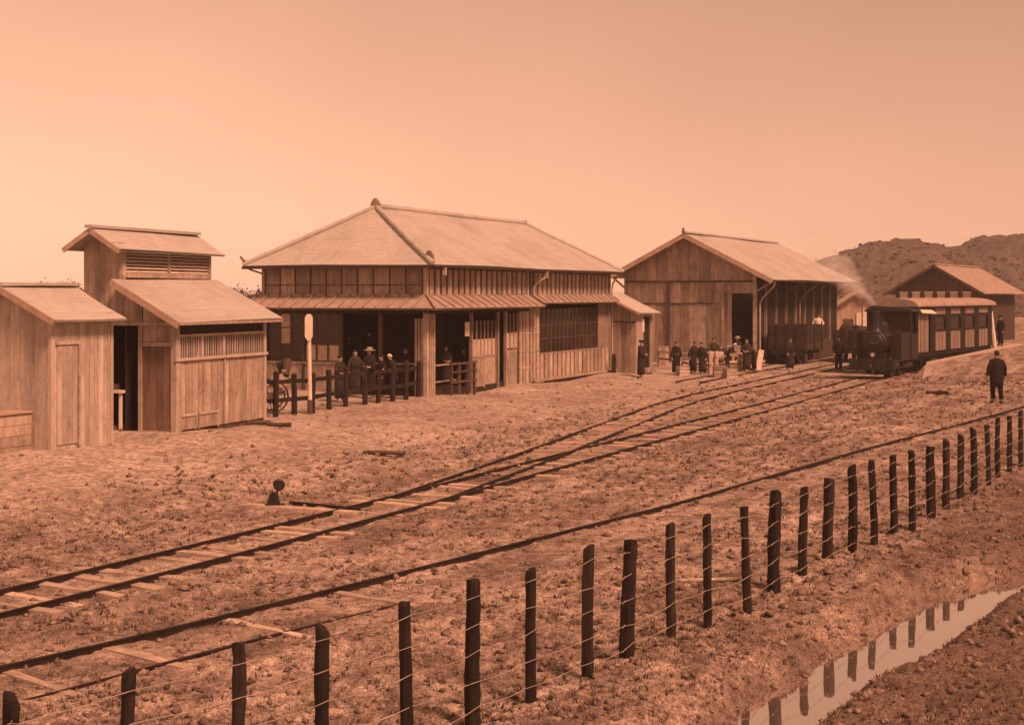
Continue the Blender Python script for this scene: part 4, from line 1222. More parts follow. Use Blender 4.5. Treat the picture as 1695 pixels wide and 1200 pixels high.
# ------------------------------------------------------------------ platform
def platform():
    e0, e1 = Vector((19.25, 64.6)), Vector((19.25+.574*15, 64.6+.819*15))
    n = Vector((.819, -.574))
    mb = MB()
    def P(s_, o, z): q = Vector((19.25, 64.6))+Vector((.574, .819))*s_+n*o; return Vector((q.x, q.y, z))
    zt = lambda s_: .62+.028*s_
    # rough earth top, sloping away from the kerb
    ns, no = 90, 34
    g_ = []
    for a_ in range(ns+1):
        for b_ in range(no+1):
            s_ = -4+28*a_/ns; o_ = .12+8.5*b_/no
            top = zt(max(s_, 0))
            q = P(s_, o_, 0)
            land_ = LZ(q.x, q.y)-.06
            f = float(sstep(-2.4, 0, np.array(s_-.25*max(0, o_-.3))))*(1-.0*o_)
            f2 = 1-float(sstep(3.5, 8.5, np.array(o_)))
            z_ = land_+(max(top-land_, 0))*f*f2
            rgh = float(fbm(np.array(q.x), np.array(q.y), .9, 4, 61))*.22+float(fbm(np.array(q.x), np.array(q.y), 4.0, 3, 62))*.1
            g_.append((q.x, q.y, z_+rgh*min(1, b_/3)))
    w_ = no+1
    mb.add(g_, [(a_*w_+b_, (a_+1)*w_+b_, (a_+1)*w_+b_+1, a_*w_+b_+1) for a_ in range(ns) for b_ in range(no)])
    k0 = next(a_ for a_ in range(ns+1) if -4+28*a_/ns >= 0)
    face = [g_[a_*w_] for a_ in range(k0, ns+1)]
    mb.add(face+[(x, y, -.3) for x, y, z in face], [(i, i+1, len(face)+i+1, len(face)+i) for i in range(len(face)-1)])
    tag(part('platform', mb, bpy.data.materials['dry_earth'], None, True), kind='structure')
    t = thing('platform_kerb', 'pale timber kerb along the platform edge beside the passenger coach', 'kerb')
    part('kerb_beam', MB().bar(P(0,.2,zt(0)+.02), P(15,.2,zt(15)+.02), .32, .1), M['sleeper'], t)
    part('ramp_beam', MB().bar(P(-2.3,.75,.02), P(0,.2,zt(0)+.02), .32, .1), M['sleeper'], t)
platform()
# foot crossing planks over the tracks
a, b = Vector(GT(1352, 625)), Vector(GT(1462, 628))
cr = thing('track_crossing', 'pale plank foot crossing laid over the rails before the locomotive', 'crossing', a)
for k in range(2): part('plank', MB().bar(Vector((0,.3*k,.16)), (b-a)+Vector((0,.3*k,.16)), .27, .07), M['sleeper'], cr)

# ------------------------------------------------------------------ locomotive
def wheelset(parent, x, y, z, r, sp=8):
    w_ = part('wheel', MB().wheel((x, y, z), r, .12, (0,1,0), 20, .09, sp, .03), M['iron'], parent)
    part('tyre', MB().wheel((x, y-math.copysign(.05, -y), z), r+.03, .04, (0,1,0), 20, .05, 0), M['steel'], w_)
lc = thing('locomotive', 'small dark tank locomotive standing at the head of the passenger coach', 'locomotive', Vector((15.95, 61.6, .08)), frame(30))
I, Dm = M['iron'], M['dim']
bx(lc, 'frame', (.1, 4.2, -.5, .5, .5, .78), I)
bx(lc, 'buffer_beam', (-.06, .1, -1.0, 1.0, .38, .88), I)
for s_ in (-1, 1): part('buffer', MB().tube([(-.06,s_*.62,.68),(-.3,s_*.62,.68),(-.31,s_*.62,.68),(-.36,s_*.62,.68)], [.07,.07,.16,.15], 12), I, lc)
part('coupling', MB().tube([(-.06,0,.66),(-.2,0,.6),(-.26,0,.5)], .05, 8), I, lc)
part('boiler', MB().tube([(1.05,0,1.58),(2.8,0,1.58)], .47, 20), Dm, lc)
sb = part('smokebox', MB().tube([(.42,0,1.58),(.46,0,1.58),(1.05,0,1.58)], [.47,.53,.53], 20), I, lc)
part('smokebox_door', MB().tube([(.415,0,1.58),(.36,0,1.58),(.33,0,1.58)], [.4,.36,.12], 20), I, sb)
part('door_handle', MB().bar((.3,-.16,1.58),(.3,.16,1.58),.03,.03), M['steel'], sb)
bx(lc, 'smokebox_saddle', (.45, 1.0, -.4, .4, .78, 1.12), I)
part('chimney', MB().tube([(.75,0,2.05),(.75,0,2.2),(.75,0,2.5),(.75,0,3.06),(.75,0,3.1),(.75,0,3.2),(.75,0,3.24)], [.24,.17,.14,.155,.22,.23,.19], 16), I, lc)
part('dome', MB().tube([(1.85,0,1.98),(1.85,0,2.35),(1.85,0,2.47),(1.85,0,2.53)], [.27,.26,.18,.05], 16), Dm, lc)
part('sandbox', MB().tube([(1.3,0,2.0),(1.3,0,2.25),(1.3,0,2.3)], [.18,.17,.06], 14), Dm, lc)
for s_ in (-1, 1):
    y0_, y1_ = sorted((s_*.5, s_*1.0))
    bx(lc, 'side_tank', (1.15, 2.85, y0_, y1_, .82, 2.02), Dm)
    bx(lc, 'footplate', (.1, 4.2, y0_, y1_+(.04 if s_ > 0 else 0), .76, .815), I)
    mb = MB(); mb.tube([(.25,s_*.8,.62),(.85,s_*.8,.62)], .2, 14); part('cylinder', mb, I, lc)
    for x in (1.35, 2.75): wheelset(lc, x, s_*.5, .52, .42)
    br(lc, 'coupling_rod', (1.3,s_*.62,.42), (2.8,s_*.62,.42), .04, .08, M['steel'])
    br(lc, 'piston_rod', (.85,s_*.8,.62), (2.0,s_*.66,.45), .04, .06, M['steel'])
    part('handrail', MB().tube([(.5,s_*.54,1.85),(2.85,s_*.54,2.1)], .018, 6), M['steel'], lc)
    bx(lc, 'cab_side', (2.87, 4.15, s_*1.0-.03, s_*1.0+.03, .82, 1.95), Dm)
    for x in (2.9, 4.1): bx(lc, 'cab_post', (x-.03, x+.05, s_*1.0-.03, s_*1.0+.03, 1.952, 2.98), Dm)
cf = part('cab_front', MB().box(2.86, 2.92, -.96, .96, 2.03, 2.3).box(2.86, 2.92, -.96, .96, 2.78, 3.05).box(2.86,2.92,-.2,.2,2.302,2.778).box(2.86,2.92,-.96,-.72,2.302,2.778).box(2.86,2.92,.72,.96,2.302,2.778), Dm, lc)
for s_ in (-1, 1): bx(cf, 'spectacle_glass', (2.875, 2.89, s_*.46-.255, s_*.46+.255, 2.303, 2.777), M['glass'])
bx(lc, 'cab_rear', (4.1, 4.16, -.96, .96, .82, 2.2), Dm)
mb = MB(); rr_ = []
for x in (2.7, 4.35): rr_.append([(x, 1.1*math.cos(a), 2.98+.17*math.sin(a)) for a in [math.pi*k/10 for k in range(11)]]+[(x,-1.1,2.94),(x,1.1,2.94)])
mb.loft(rr_); part('cab_roof', mb, I, lc)
hl = bx(lc, 'headlamp', (.12, .36, -.14, .14, .9, 1.2), I)
part('lens', MB().tube([(.118,0,1.05),(.09,0,1.05)], .09, 12), M['paper'], hl)

# smoke drifting from the chimney
def smoke():
    """a plume widening as it drifts: dense on its axis and by the chimney, thinning outwards"""
    m = bpy.data.materials.new('smoke'); m.use_nodes = True
    t = m.node_tree; t.nodes.clear()
    N, L = t.nodes.new, t.links.new
    def mth(op, a, b=None, c=None):
        q = N('ShaderNodeMath'); q.operation = op
        for i, v in enumerate((a, b, c)):
            if v is None: continue
            if isinstance(v, (int, float)): q.inputs[i].default_value = v
            else: L(v, q.inputs[i])
        return q.outputs[0]
    out = N('ShaderNodeOutputMaterial'); v = N('ShaderNodeVolumePrincipled')
    v.inputs['Color'].default_value = (.97,.97,.97,1)
    tc = N('ShaderNodeTexCoord'); sp_ = N('ShaderNodeSeparateXYZ'); L(tc.outputs['Object'], sp_.inputs[0])
    n = N('ShaderNodeTexNoise'); n.inputs['Scale'].default_value = 2.2; n.inputs['Detail'].default_value = 5; n.inputs['Distortion'].default_value = .6
    L(tc.outputs['Object'], n.inputs['Vector'])
    rad = mth('SQRT', mth('ADD', mth('MULTIPLY', sp_.outputs[0], sp_.outputs[0]), mth('MULTIPLY', sp_.outputs[1], sp_.outputs[1])))
    lim = mth('MULTIPLY_ADD', sp_.outputs[2], .32, .13)
    core = mth('SUBTRACT', 1.0, mth('DIVIDE', rad, lim))
    nz_ = mth('MULTIPLY_ADD', n.outputs[0], 2.2, -1.15)
    d_ = mth('MAXIMUM', mth('ADD', core, nz_), 0.0)
    fade = mth('MAXIMUM', mth('SUBTRACT', 1.0, mth('DIVIDE', sp_.outputs[2], 4.2)), 0.0)
    edge = mth('MAXIMUM', mth('MINIMUM', mth('MULTIPLY', core, 4.0), 1.0), 0.0)
    L(mth('MULTIPLY', mth('MULTIPLY', d_, fade), mth('MULTIPLY', edge, 2.2)), v.inputs['Density'])
    L(v.outputs[0], out.inputs['Volume'])
    c = lc.matrix_basis @ Vector((.75, 0, 3.2))
    mb = MB(); mb.tube([(0,0,k_*.42) for k_ in range(11)], [.13+.32*.42*k_ for k_ in range(11)], 18)
    o = link('smoke', mb.mesh('smoke', m), None, c)
    o.rotation_mode = 'QUATERNION'
    o.rotation_quaternion = Vector((-.72, .35, .78)).normalized().to_track_quat('Z', 'Y')
    tag(o, kind='stuff')
smoke()

# ------------------------------------------------------------------ passenger coach
co = thing('passenger_coach', 'passenger coach with dark window band and pale lower panels at the platform', 'railway coach', Vector((18.85, 65.0, .1)), frame(35))
LC, WC = 12.2, 2.2          # local y runs from the platform side (0) to the left (WC)
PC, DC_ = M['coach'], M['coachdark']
bx(co, 'underframe', (.05, LC, .15, WC-.15, .6, .92), I)
bx(co, 'floor', (0, LC, .02, WC-.02, .922, .99), DC_)
for x in (1.6, 2.9, LC-3.0, LC-1.7):
    for y in (.45, WC-.45): wheelset(co, x, y, .45, .38)
for x in (.5, LC-.5): bx(co, 'buffer_beam', (x-.5, x-.42, .1, WC-.1, .55, .93), I)
ew = thing('end_wall', None, None, (0, 0, 0)); ew.parent = co
for k in range(7):
    y = .06+.298*k
    hz_ = 3.18+.3*math.sin(math.pi*(y+.15)/WC)
    bx(ew, 'board', (-.03, .03, y, y+.288, .95, hz_-.05), M['dim'] if k not in (0, 6) else M['darkwood'])
bx(ew, 'end_rail', (-.06, -.032, .1, WC-.1, 2.0, 2.08), DC_)
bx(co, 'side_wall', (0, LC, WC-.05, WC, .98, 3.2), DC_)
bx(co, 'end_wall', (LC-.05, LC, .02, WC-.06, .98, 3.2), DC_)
# platform side: pale vestibule boards, then five bays of door posts, open window band and panels
for i, x in enumerate((.12, .72, 1.32)): bx(co, 'vestibule_board', (x, x+.53, -.03, .03, .98, 3.0), PC)
aw = part('lamp_awning', MB().prism([(.15,-.03,3.0),(2.2,-.03,2.95),(2.2,-.3,2.78),(.15,-.3,2.84)], (0,0,.05)), M['white'], co)
bx(co, 'corner_post', (-.03, .1, -.05, .05, .95, 3.2), DC_)
x = 2.1; bw_ = (LC-2.1)/4.3
for i in range(5):
    x0 = 2.1+bw_*i
    if x0 > LC-.5: break
    x1 = min(x0+bw_, LC)
    bx(co, 'door_post', (x0, x0+.76, -.04, .05, .98, 3.2), DC_)
    bx(co, 'panel', (x0+.78, x1-.02, -.03, .03, 1.0, 1.9), PC)
    if x1-x0 > 1:
        for q in (.33, .66): bx(co, 'panel_strip', (x0+.77+(x1-x0-.79)*q-.025, x0+.77+(x1-x0-.79)*q+.025, -.05, -.031, 1.0, 1.9), PC)
        bx(co, 'louvre_panel', (x0+.78, x1-.02, -.03, .03, 2.75, 3.06), PC)
        bx(co, 'window_rail', (x0+.77, x1, -.045, .04, 1.91, 2.0), DC_)
        bx(co, 'window_rail', (x0+.77, x1, -.045, .04, 2.62, 2.73), DC_)
        bx(co, 'window_glass', (x0+.78, x1-.02, .02, .03, 2.005, 2.615), M['glass'])
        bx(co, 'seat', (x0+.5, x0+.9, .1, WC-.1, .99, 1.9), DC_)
bx(co, 'cant_rail', (.1, LC, -.06, .06, 3.07, 3.2), DC_)
bx(co, 'solebar', (0, LC, -.02, .1, .78, .92), DC_)
bx(co, 'step_board', (.3, LC-.3, -.3, -.05, .5, .55), DC_)
mb = MB(); rr_ = []
for x in (-.25, LC+.2): rr_.append([(x, WC/2+(WC/2+.22)*math.cos(a), 3.2+.34*math.sin(a)) for a in [math.pi*k/14 for k in range(15)]]+[(x,-.22,3.14),(x,WC+.22,3.14)])
mb.loft(rr_); part('roof', mb, M['pent'], co)

# ------------------------------------------------------------------ wagons
def open_wagon(name, label, loc, a, Lw, Ww, h, wh=.34):
    t = thing(name, label, 'wagon', loc, frame(a))
    bx(t, 'underframe', (0, Lw, -Ww/2+.15, Ww/2-.15, .5, .72), I)
    bx(t, 'floor', (0, Lw, -Ww/2, Ww/2, .722, .78), M['wagon'])
    n = 4
    for k in range(n):
        z0, z1 = .79+(h-.79)*k/n, .79+(h-.79)*(k+.95)/n
        bx(t, 'plank', (0, Lw, -Ww/2, -Ww/2+.05, z0, z1), M['wagon'])
        bx(t, 'plank', (0, Lw, Ww/2-.05, Ww/2, z0, z1), M['wagon'])
        bx(t, 'plank', (-.03, .02, -Ww/2+.052, Ww/2-.052, z0, z1), M['wagon'])
        bx(t, 'plank', (Lw-.02, Lw+.03, -Ww/2+.052, Ww/2-.052, z0, z1), M['wagon'])
    for x in (.1, Lw/2, Lw-.2):
        for y in (-Ww/2-.04, Ww/2): bx(t, 'stanchion', (x, x+.1, y, y+.04, .6, h), I)
    for y in (-.5, .5, 0): bx(t, 'stanchion', (-.07, -.031, y-.05, y+.05, .55, h), I)
    for x in (.7, Lw-.7):
        for y in (-.5, .5): wheelset(t, x, y, wh+.1, wh)
    for y in (-.55, .55): part('buffer', MB().tube([(-.0,y,.6),(-.22,y,.6),(-.27,y,.6)], [.06,.12,.12], 10), I, t)
    return t
open_wagon('open_wagon', 'dark open goods wagon standing beside the goods shed posts', Vector((14.2, 71.9, .2)), 26.5, 3.6, 1.95, 2.05)
open_wagon('open_wagon', 'low dark open wagon between the goods shed dock and the locomotive', Vector((18.2, 74.4, .15)), 27, 3.4, 2.0, 1.75)
ld = thing('wagon_load', 'heaped dark load on the low wagon behind the standing dark-coated man', 'load', Vector((18.2, 74.4, .15))+Vector((.8, 1.5, .79)))
mb = MB()
for k in range(7): mb.ball((random.uniform(-.5,.5), random.uniform(-.7,.9), .5+random.uniform(0,.3)), (.5,.6,.5), 9, 6, .12)
part('bundle', mb, M['wagon'], ld)

# ------------------------------------------------------------------ signpost, rail fence, rickshaw
p = GT(513, 685)
sp = thing('signpost', 'tall white signpost with a narrow chamfered board before the station', 'signpost', p)
hh = (685-520)*p.y/FPX
part('post', MB().tube([(0,0,.42),(-.02,0,hh-.75)], [.065,.055], 8), M['white'], sp)
part('post_foot', MB().tube([(0,0,-.3),(0,0,.42)], [.08,.075], 8), M['darkwood'], sp)
mb = MB(); w2 = .115; zb, zt = hh-.78, hh
mb.prism([(-w2-.02,-.11,zb+.12),(-w2*.4-.02,-.11,zb),(w2*.4-.02,-.11,zb),(w2-.02,-.11,zb+.12),(w2-.02,-.11,zt-.1),(w2*.5-.02,-.11,zt),(-w2*.5-.02,-.11,zt),(-w2-.02,-.11,zt-.1)], (0,.035,0))
part('board', mb, M['white'], sp)

q = Vector(stn.matrix_basis @ Vector((2.1, -.35, 0)))
tq = thing('ticket_barrier', 'dark low wooden barrier in the doorway right of the station corner post', 'barrier', q, stn.rotation_euler.z)
for x in (-.9, -.3, .3, .9): bx(tq, 'post', (x-.045, x+.045, -.045, .045, -.2, 1.05), M['darkwood'])
for z in (.35, .7, .98): bx(tq, 'rail', (-1.0, 1.0, -.075, -.047, z, z+.07), M['darkwood'])
fpx = [(436,689),(456,690),(487,686),(517,684),(545,678),(572,673),(604,669),(626,666),(650,664),(672,661),(692,657)]
fp = [GT(*q) for q in fpx]
rf = thing('rail_fence', 'dark post and rail fence before the waiting hall of the station', 'fence', (0,0,0))
for i, q in enumerate(fp):
    mb = MB(); tl = random.uniform(-.03, .03)
    hh_ = (1.24 if i != 7 else 1.0)*random.uniform(.97, 1.04)
    rings = []
    for zz in (-.3, .1, .5, .9, hh_-.03, hh_):
        rr = .085 if zz < hh_ else .05
        rings.append([(q.x+tl*zz+rr*math.cos(a)*random.uniform(.9,1.1), q.y+rr*math.sin(a), q.z+zz) for a in [2*math.pi*k/8+.4 for k in range(8)]])
    mb.loft(rings); part('post', mb, M['black'], rf)
for zz in (.98, .46):
    for i in range(len(fp)-1):
        if i == 6 and zz > .5: continue
        n = Vector((-.1, -.1, 0))
        part('rail', MB().bar(fp[i]+n+Vector((-.03,-.05,zz+random.uniform(-.02,.02))), fp[i+1]+n+Vector((.03,.05,zz+random.uniform(-.02,.02))), .07, .12), M['black'], rf)
q = GT(460, 686)
rk = thing('rickshaw', 'rickshaw with spoked wheels and a pale seat behind the dark rail fence', 'rickshaw', q+Vector((-.35,.75,0)), R(195))
for s_ in (-1, 1): part('wheel', MB().wheel((0, s_*.48, .5), .5, .05, (0,1,0), 24, .05, 12, .012), M['darkwood'], rk)
part('axle', MB().tube([(0,-.48,.5),(0,.48,.5)], .03, 8), I, rk)
mb = MB(); mb.prism([(-.3,-.36,.55),(.35,-.36,.5),(.6,-.36,.55),(.62,-.36,.62),(.35,-.36,.75),(.1,-.36,.78),(-.1,-.36,1.1),(-.38,-.36,1.15),(-.42,-.36,.8)], (0,.72,0)); part('body', mb, M['barge'], rk)
bx(rk, 'seat', (-.22, .3, -.33, .33, .785, .88), M['white'])
bx(rk, 'backrest', (-.45, -.35, -.34, .34, .82, 1.28), M['palewood'])
mb = MB(); mb.tube([(-.42,-.36,1.1),(-.3,-.3,1.4),(-.5,0,1.5),(-.42,.36,1.1)], [.09,.13,.13,.09], 8); part('folded_hood', mb, M['darkwood'], rk)
for s_ in (-1, 1): part('shaft', MB().tube([(-.4,s_*.36,.6),(.6,s_*.35,.58),(1.2,s_*.3,.42),(1.9,s_*.27,.2)], .022, 6), M['darkwood'], rk)
part('crossbar', MB().tube([(1.85,-.29,.22),(1.85,.29,.22)], .02, 6), M['darkwood'], rk)

# ------------------------------------------------------------------ handcart, barrier and timber before the goods shed
def low_fence():
    t = thing('picket_barrier', 'low barrier of pale short posts and thin rails before the goods shed gable', 'barrier')
    pts = [GT(1092, 607), GT(1120, 612), GT(1148, 617), GT(1176, 619), GT(1184, 619), GT(1224, 615), GT(1236, 614)]
    for q, h in zip(pts, (.95, .9, .95, 1.0, 1.0, .75, 1.0)):
        b_ = MB(); b_.box(-.09,.09,-.07,.07,-.2,h)
        o = part('post', b_, M['midwood'], t); o.location = q; o.rotation_euler = (random.uniform(-.04,.04), random.uniform(-.05,.05), .4)
    for a, b in zip(pts[:-1], pts[1:]):
        if (b-a).length < .5: continue
        for z in (.78, .42): part('rail', MB().bar(a+Vector((0,-.1,z)), b+Vector((0,-.1,z+random.uniform(-.04,.04))), .05, .08), M['midwood'] if z > .5 else M['darkwood'], t)
low_fence()
q = GT(1205, 612)
hc = thing('handcart', 'two-wheeled wooden handcart with a plank bed before the goods shed gable', 'handcart', q+Vector((-.2,.8,0)), R(165))
for s_ in (-1, 1): part('wheel', MB().wheel((0, s_*.55, .5), .5, .07, (0,1,0), 20, .08, 10, .025), M['darkwood'], hc)
part('axle', MB().tube([(0,-.55,.5),(0,.55,.5)], .05, 8), M['darkwood'], hc)
for s_ in (-1, 1): br(hc, 'shaft', (-1.1,s_*.42,.66), (2.2,s_*.38,.72), .07, .09, M['barge'])
for k in range(7): bx(hc, 'plank', (-1.0+.33*k, -1.0+.33*k+.26, -.48, .48, .74, .78), M['barge'])
for i, (x, y, h, mt) in enumerate(((-.6, 0, .35, 'palewood'), (.3, -.05, .26, 'board'))):
    lab = ('pale wooden crate at the rear of the plank handcart', 'brown wooden crate in the middle of the plank handcart')[i]
    wq = hc.matrix_basis @ Vector((x, y, .78))
    c = thing('crate', lab, 'crate', wq, R(165))
    for s_ in (-1, 1):
        for k in range(3): bx(c, 'slat', (-.3, .3, s_*.28-.012, s_*.28+.012, .01+h/3*k, h/3*(k+.9)), M[mt])
        for k in range(3): bx(c, 'slat', (s_*.29-.012, s_*.29+.012, -.266, .266, .01+h/3*k, h/3*(k+.9)), M[mt])
    bx(c, 'lid', (-.31, .31, -.3, .3, h, h+.02), M[mt])
q = GT(1256, 612)
lp = thing('leaning_plank', 'stout pale plank standing upright at the end of the barrier', 'plank', q, 0)
part('plank', MB().bar((-.04,0,-.1),(.14,.06,.97),.26,.07,(0,1,0)), M['white'], lp)
q = GT(1232, 612)
tr = thing('trestle', 'pale trestle of crossed boards beside the stout upright plank', 'trestle', q, .2)
for a, b in (((-.75,0,.72),(1.0,.05,.66)), ((-.4,.02,.46),(1.1,.08,.40))): part('rail', MB().bar(a, b, .05, .14), M['barge'], tr)
for x in (-.6, -.15): part('leg', MB().bar((x,.06,0),(x+.05,.02,.75),.14,.05,(0,1,0)), M['barge'], tr)
for px_, Y_, lab, sx_ in ((1138,66.2,'pale straw bale lying left of the two bowed men behind the barrier',1.0),(1178,66.0,'pale straw bale, lower one of two stacked behind the barrier posts',1.1),(1216,67.2,'long pale straw bale behind the bending labourer',1.2)):
    qb = Vector(((px_-CX)*Y_/FPX, Y_, LZ((px_-CX)*Y_/FPX, Y_)))
    for lv_ in range(2 if px_ == 1178 else 1):
        bt = thing('straw_bale', lab if not lv_ else 'smaller straw bale stacked on another behind the barrier posts', 'bale', qb+Vector((.08*lv_,0,.46*lv_)), random.uniform(-.2,.3))
        mb = MB(); mb.tube([(-.45*sx_,0,.23),(-.43*sx_,0,.23),(-.2,0,.23),(.2,0,.24),(.43*sx_,0,.23),(.45*sx_,0,.23)], [.14,.22,.24,.245,.22,.14], 12); part('bundle', mb, M['straw'], bt)
        for xx in (-.25, .25): part('rope', MB().tube([(xx-.02,0,.235),(xx+.02,0,.235)], .25, 14), M['beam'], bt)
for px_, Y_, sz_, lab, mt_ in ((1130,63.0,.5,'small pale crate on the ground before the left end of the barrier','palewood'),(1192,62.2,.6,'brown crate on the ground before the handcart','board'),(1209,61.9,.5,'small grey crate on the ground right of the brown crate','midwood')):
    x_ = (px_-CX)*Y_/FPX
    c = thing('crate', lab, 'crate', Vector((x_, Y_, LZ(x_, Y_))), random.uniform(0,.5))
    for s_ in (-1, 1):
        for k in range(3):
            bx(c, 'slat', (-sz_/2, sz_/2, s_*sz_*.42-.012, s_*sz_*.42+.012, .01+sz_*.27*k, sz_*.27*(k+.92)), M[mt_])
            bx(c, 'slat', (s_*sz_*.48-.012, s_*sz_*.48+.012, -sz_*.39, sz_*.39, .01+sz_*.27*k, sz_*.27*(k+.92)), M[mt_])
    bx(c, 'lid', (-sz_*.52, sz_*.52, -sz_*.45, sz_*.45, sz_*.81, sz_*.81+.02), M[mt_])
q = GT(1103, 606)
cb = thing('white_crate', 'tall pale crate standing by the closet shed door', 'crate', q+Vector((0,.5,0)), frame(27))
for k in range(5): bx(cb, 'slat', (0, .45, -.02, .0, .19*k, .19*k+.18), M['barge']); bx(cb, 'slat', (-.02, 0, .002, .45, .19*k, .19*k+.18), M['barge'])
bx(cb, 'lid', (-.03, .47, -.03, .47, .95, .98), M['palewood'])
bx(cb, 'back', (.43, .45, .002, .45, 0, .94), M['barge'])
# small dark pickets by the closet
sf = thing('short_picket', 'row of short dark pickets standing in front of the closet shed wall', 'fence')
for px, py, h in ((1016,617,.85),(1029,616,1.12),(1042,614,.7)):
    q = GT(px, py)
    part('picket', MB().tube([q+Vector((0,0,-.2)), q+Vector((.02,0,h*.6)), q+Vector((0,0,h))], [.09,.1,.07], 8), M['black'], sf)
a, b = GT(1014, 606), GT(1050, 604)
part('rail', MB().bar(a+Vector((0,-.3,.62)), b+Vector((0,-.3,.6)), .04, .06), M['darkwood'], sf)
# platform pole, old beam and stray timbers
p = Vector((((1643-CX)*75.5/FPX), 75.5, .88))
pl = thing('white_pole', 'leaning white pole at the far end of the coach on the platform', 'pole', p)
part('pole', MB().tube([(0.12,0,-.1),(-.1,0,2.0)], [.13,.11], 8), M['white'], pl)
def log(name, label, cat, px, py, ln, an, w_, h_, mat):
    q = GT(px, py)
    t = thing(name, label, cat, q, R(an))
    rings = []
    for k in range(6):
        x = -ln/2+ln*k/5
        rings.append([(x, w_/2*math.cos(a)*random.uniform(.8,1.15), h_*.4+h_/2*math.sin(a)*random.uniform(.8,1.15)) for a in [2*math.pi*j/8 for j in range(8)]])
    mb = MB(); mb.loft(rings); part('beam', mb, mat, t)
    return t
log('dark_beam', 'short dark beam lying on the ground left of the walking man', 'beam', 1551, 653, .75, 0, .25, .14, M['black'])
log('old_timber', 'broken dark timber lying flat on the yard before the station corner', 'timber', 636, 752, 1.0, -12, .2, .1, M['darkwood'])
log('old_timber', 'dark log lying by the lower wall of the louvred shed', 'log', 418, 703, .9, 5, .2, .13, M['darkwood'])
log('old_timber', 'short dark block lying beside the rail fence foot under the rickshaw', 'log', 462, 706, .6, -8, .2, .12, M['darkwood'])

# rails of scrap wood lying beside the near fence
log('fallen_rail', 'thin pale rail lying along the ground behind the fence posts', 'rail', 1165, 962, 1.3, 8, .05, .05, M['midwood'])

# ------------------------------------------------------------------ distant trees at the left
def tree(name, label, loc, h, w_, seed):
    rn = np.random.default_rng(seed)
    t = thing(name, label, 'tree', loc, 0, 'far trees behind the sheds')
    mb = MB(); mb.tube([(0,0,-1),(0,0,h*.35),(.1,0,h*.75)], [h*.04,h*.03,h*.012], 7)
    for k in range(5):
        a = k*1.3; mb.tube([(0,0,h*(.3+.08*k)),(math.cos(a)*w_*.35,math.sin(a)*w_*.35,h*(.5+.08*k))], [h*.015,h*.006], 5)
    part('trunk', mb, M['bark'], t)
    n = 900
    c = rn.normal(0, 1, (14, 3))*np.array([w_*.3, w_*.3, h*.16])+np.array([0, 0, h*.62])
    P = c[rn.integers(0, 14, n)]+rn.normal(0, 1, (n, 3))*np.array([w_*.11, w_*.11, h*.07])
    d1 = rn.normal(0, 1, (n, 3)); d2 = rn.normal(0, 1, (n, 3)); s_ = h*.035
    V = np.stack([P-d1*s_, P+d1*s_*.6+d2*s_*.5, P+d2*s_], 1).reshape(-1, 3)
    me = bpy.data.meshes.new('crown'); me.from_pydata(V.tolist(), [], [(3*i, 3*i+1, 3*i+2) for i in range(n)]); me.materials.append(M['leaf'])
    link('crown', me, t)
FT = ((88,468,150,5.5,'dark bushy far tree, leftmost above the pale plank shed roof'),(104,465,160,5,'dark far tree, second from the left above the plank shed roof'),
      (118,462,150,4,'dark far tree, third from the left above the plank shed roof'),(131,461,155,3.5,'dark far tree touching the vent tower wall above the plank shed'),
      (398,479,170,4,'small dark far tree just right of the louvred shed roof edge'),(411,477,165,5,'dark far tree, second right of the louvred shed roof edge'),
      (424,476,170,4.5,'dark far tree, third right of the louvred shed roof edge'),(437,477,168,4.5,'dark far tree half hidden by the left end of the station'))
for i, (px, top, Y, w_, lab) in enumerate(FT):
    z = CAM_H-(top-HOR)*Y/FPX
    tree('far_tree', lab, Vector(((px-CX)*Y/FPX, Y, .4)), z-.4, w_, 40+i)

# ------------------------------------------------------------------ the air
hz = bpy.data.materials.new('haze'); hz.use_nodes = True
t_ = hz.node_tree; t_.nodes.clear()
o_ = t_.nodes.new('ShaderNodeOutputMaterial'); v_ = t_.nodes.new('ShaderNodeVolumePrincipled')
v_.inputs['Color'].default_value = (.92,.92,.92,1); v_.inputs['Density'].default_value = .0005
t_.links.new(v_.outputs[0], o_.inputs['Volume'])
tag(part('haze', MB().box(-780, 780, -780, 780, -4, 27), hz), kind='stuff')
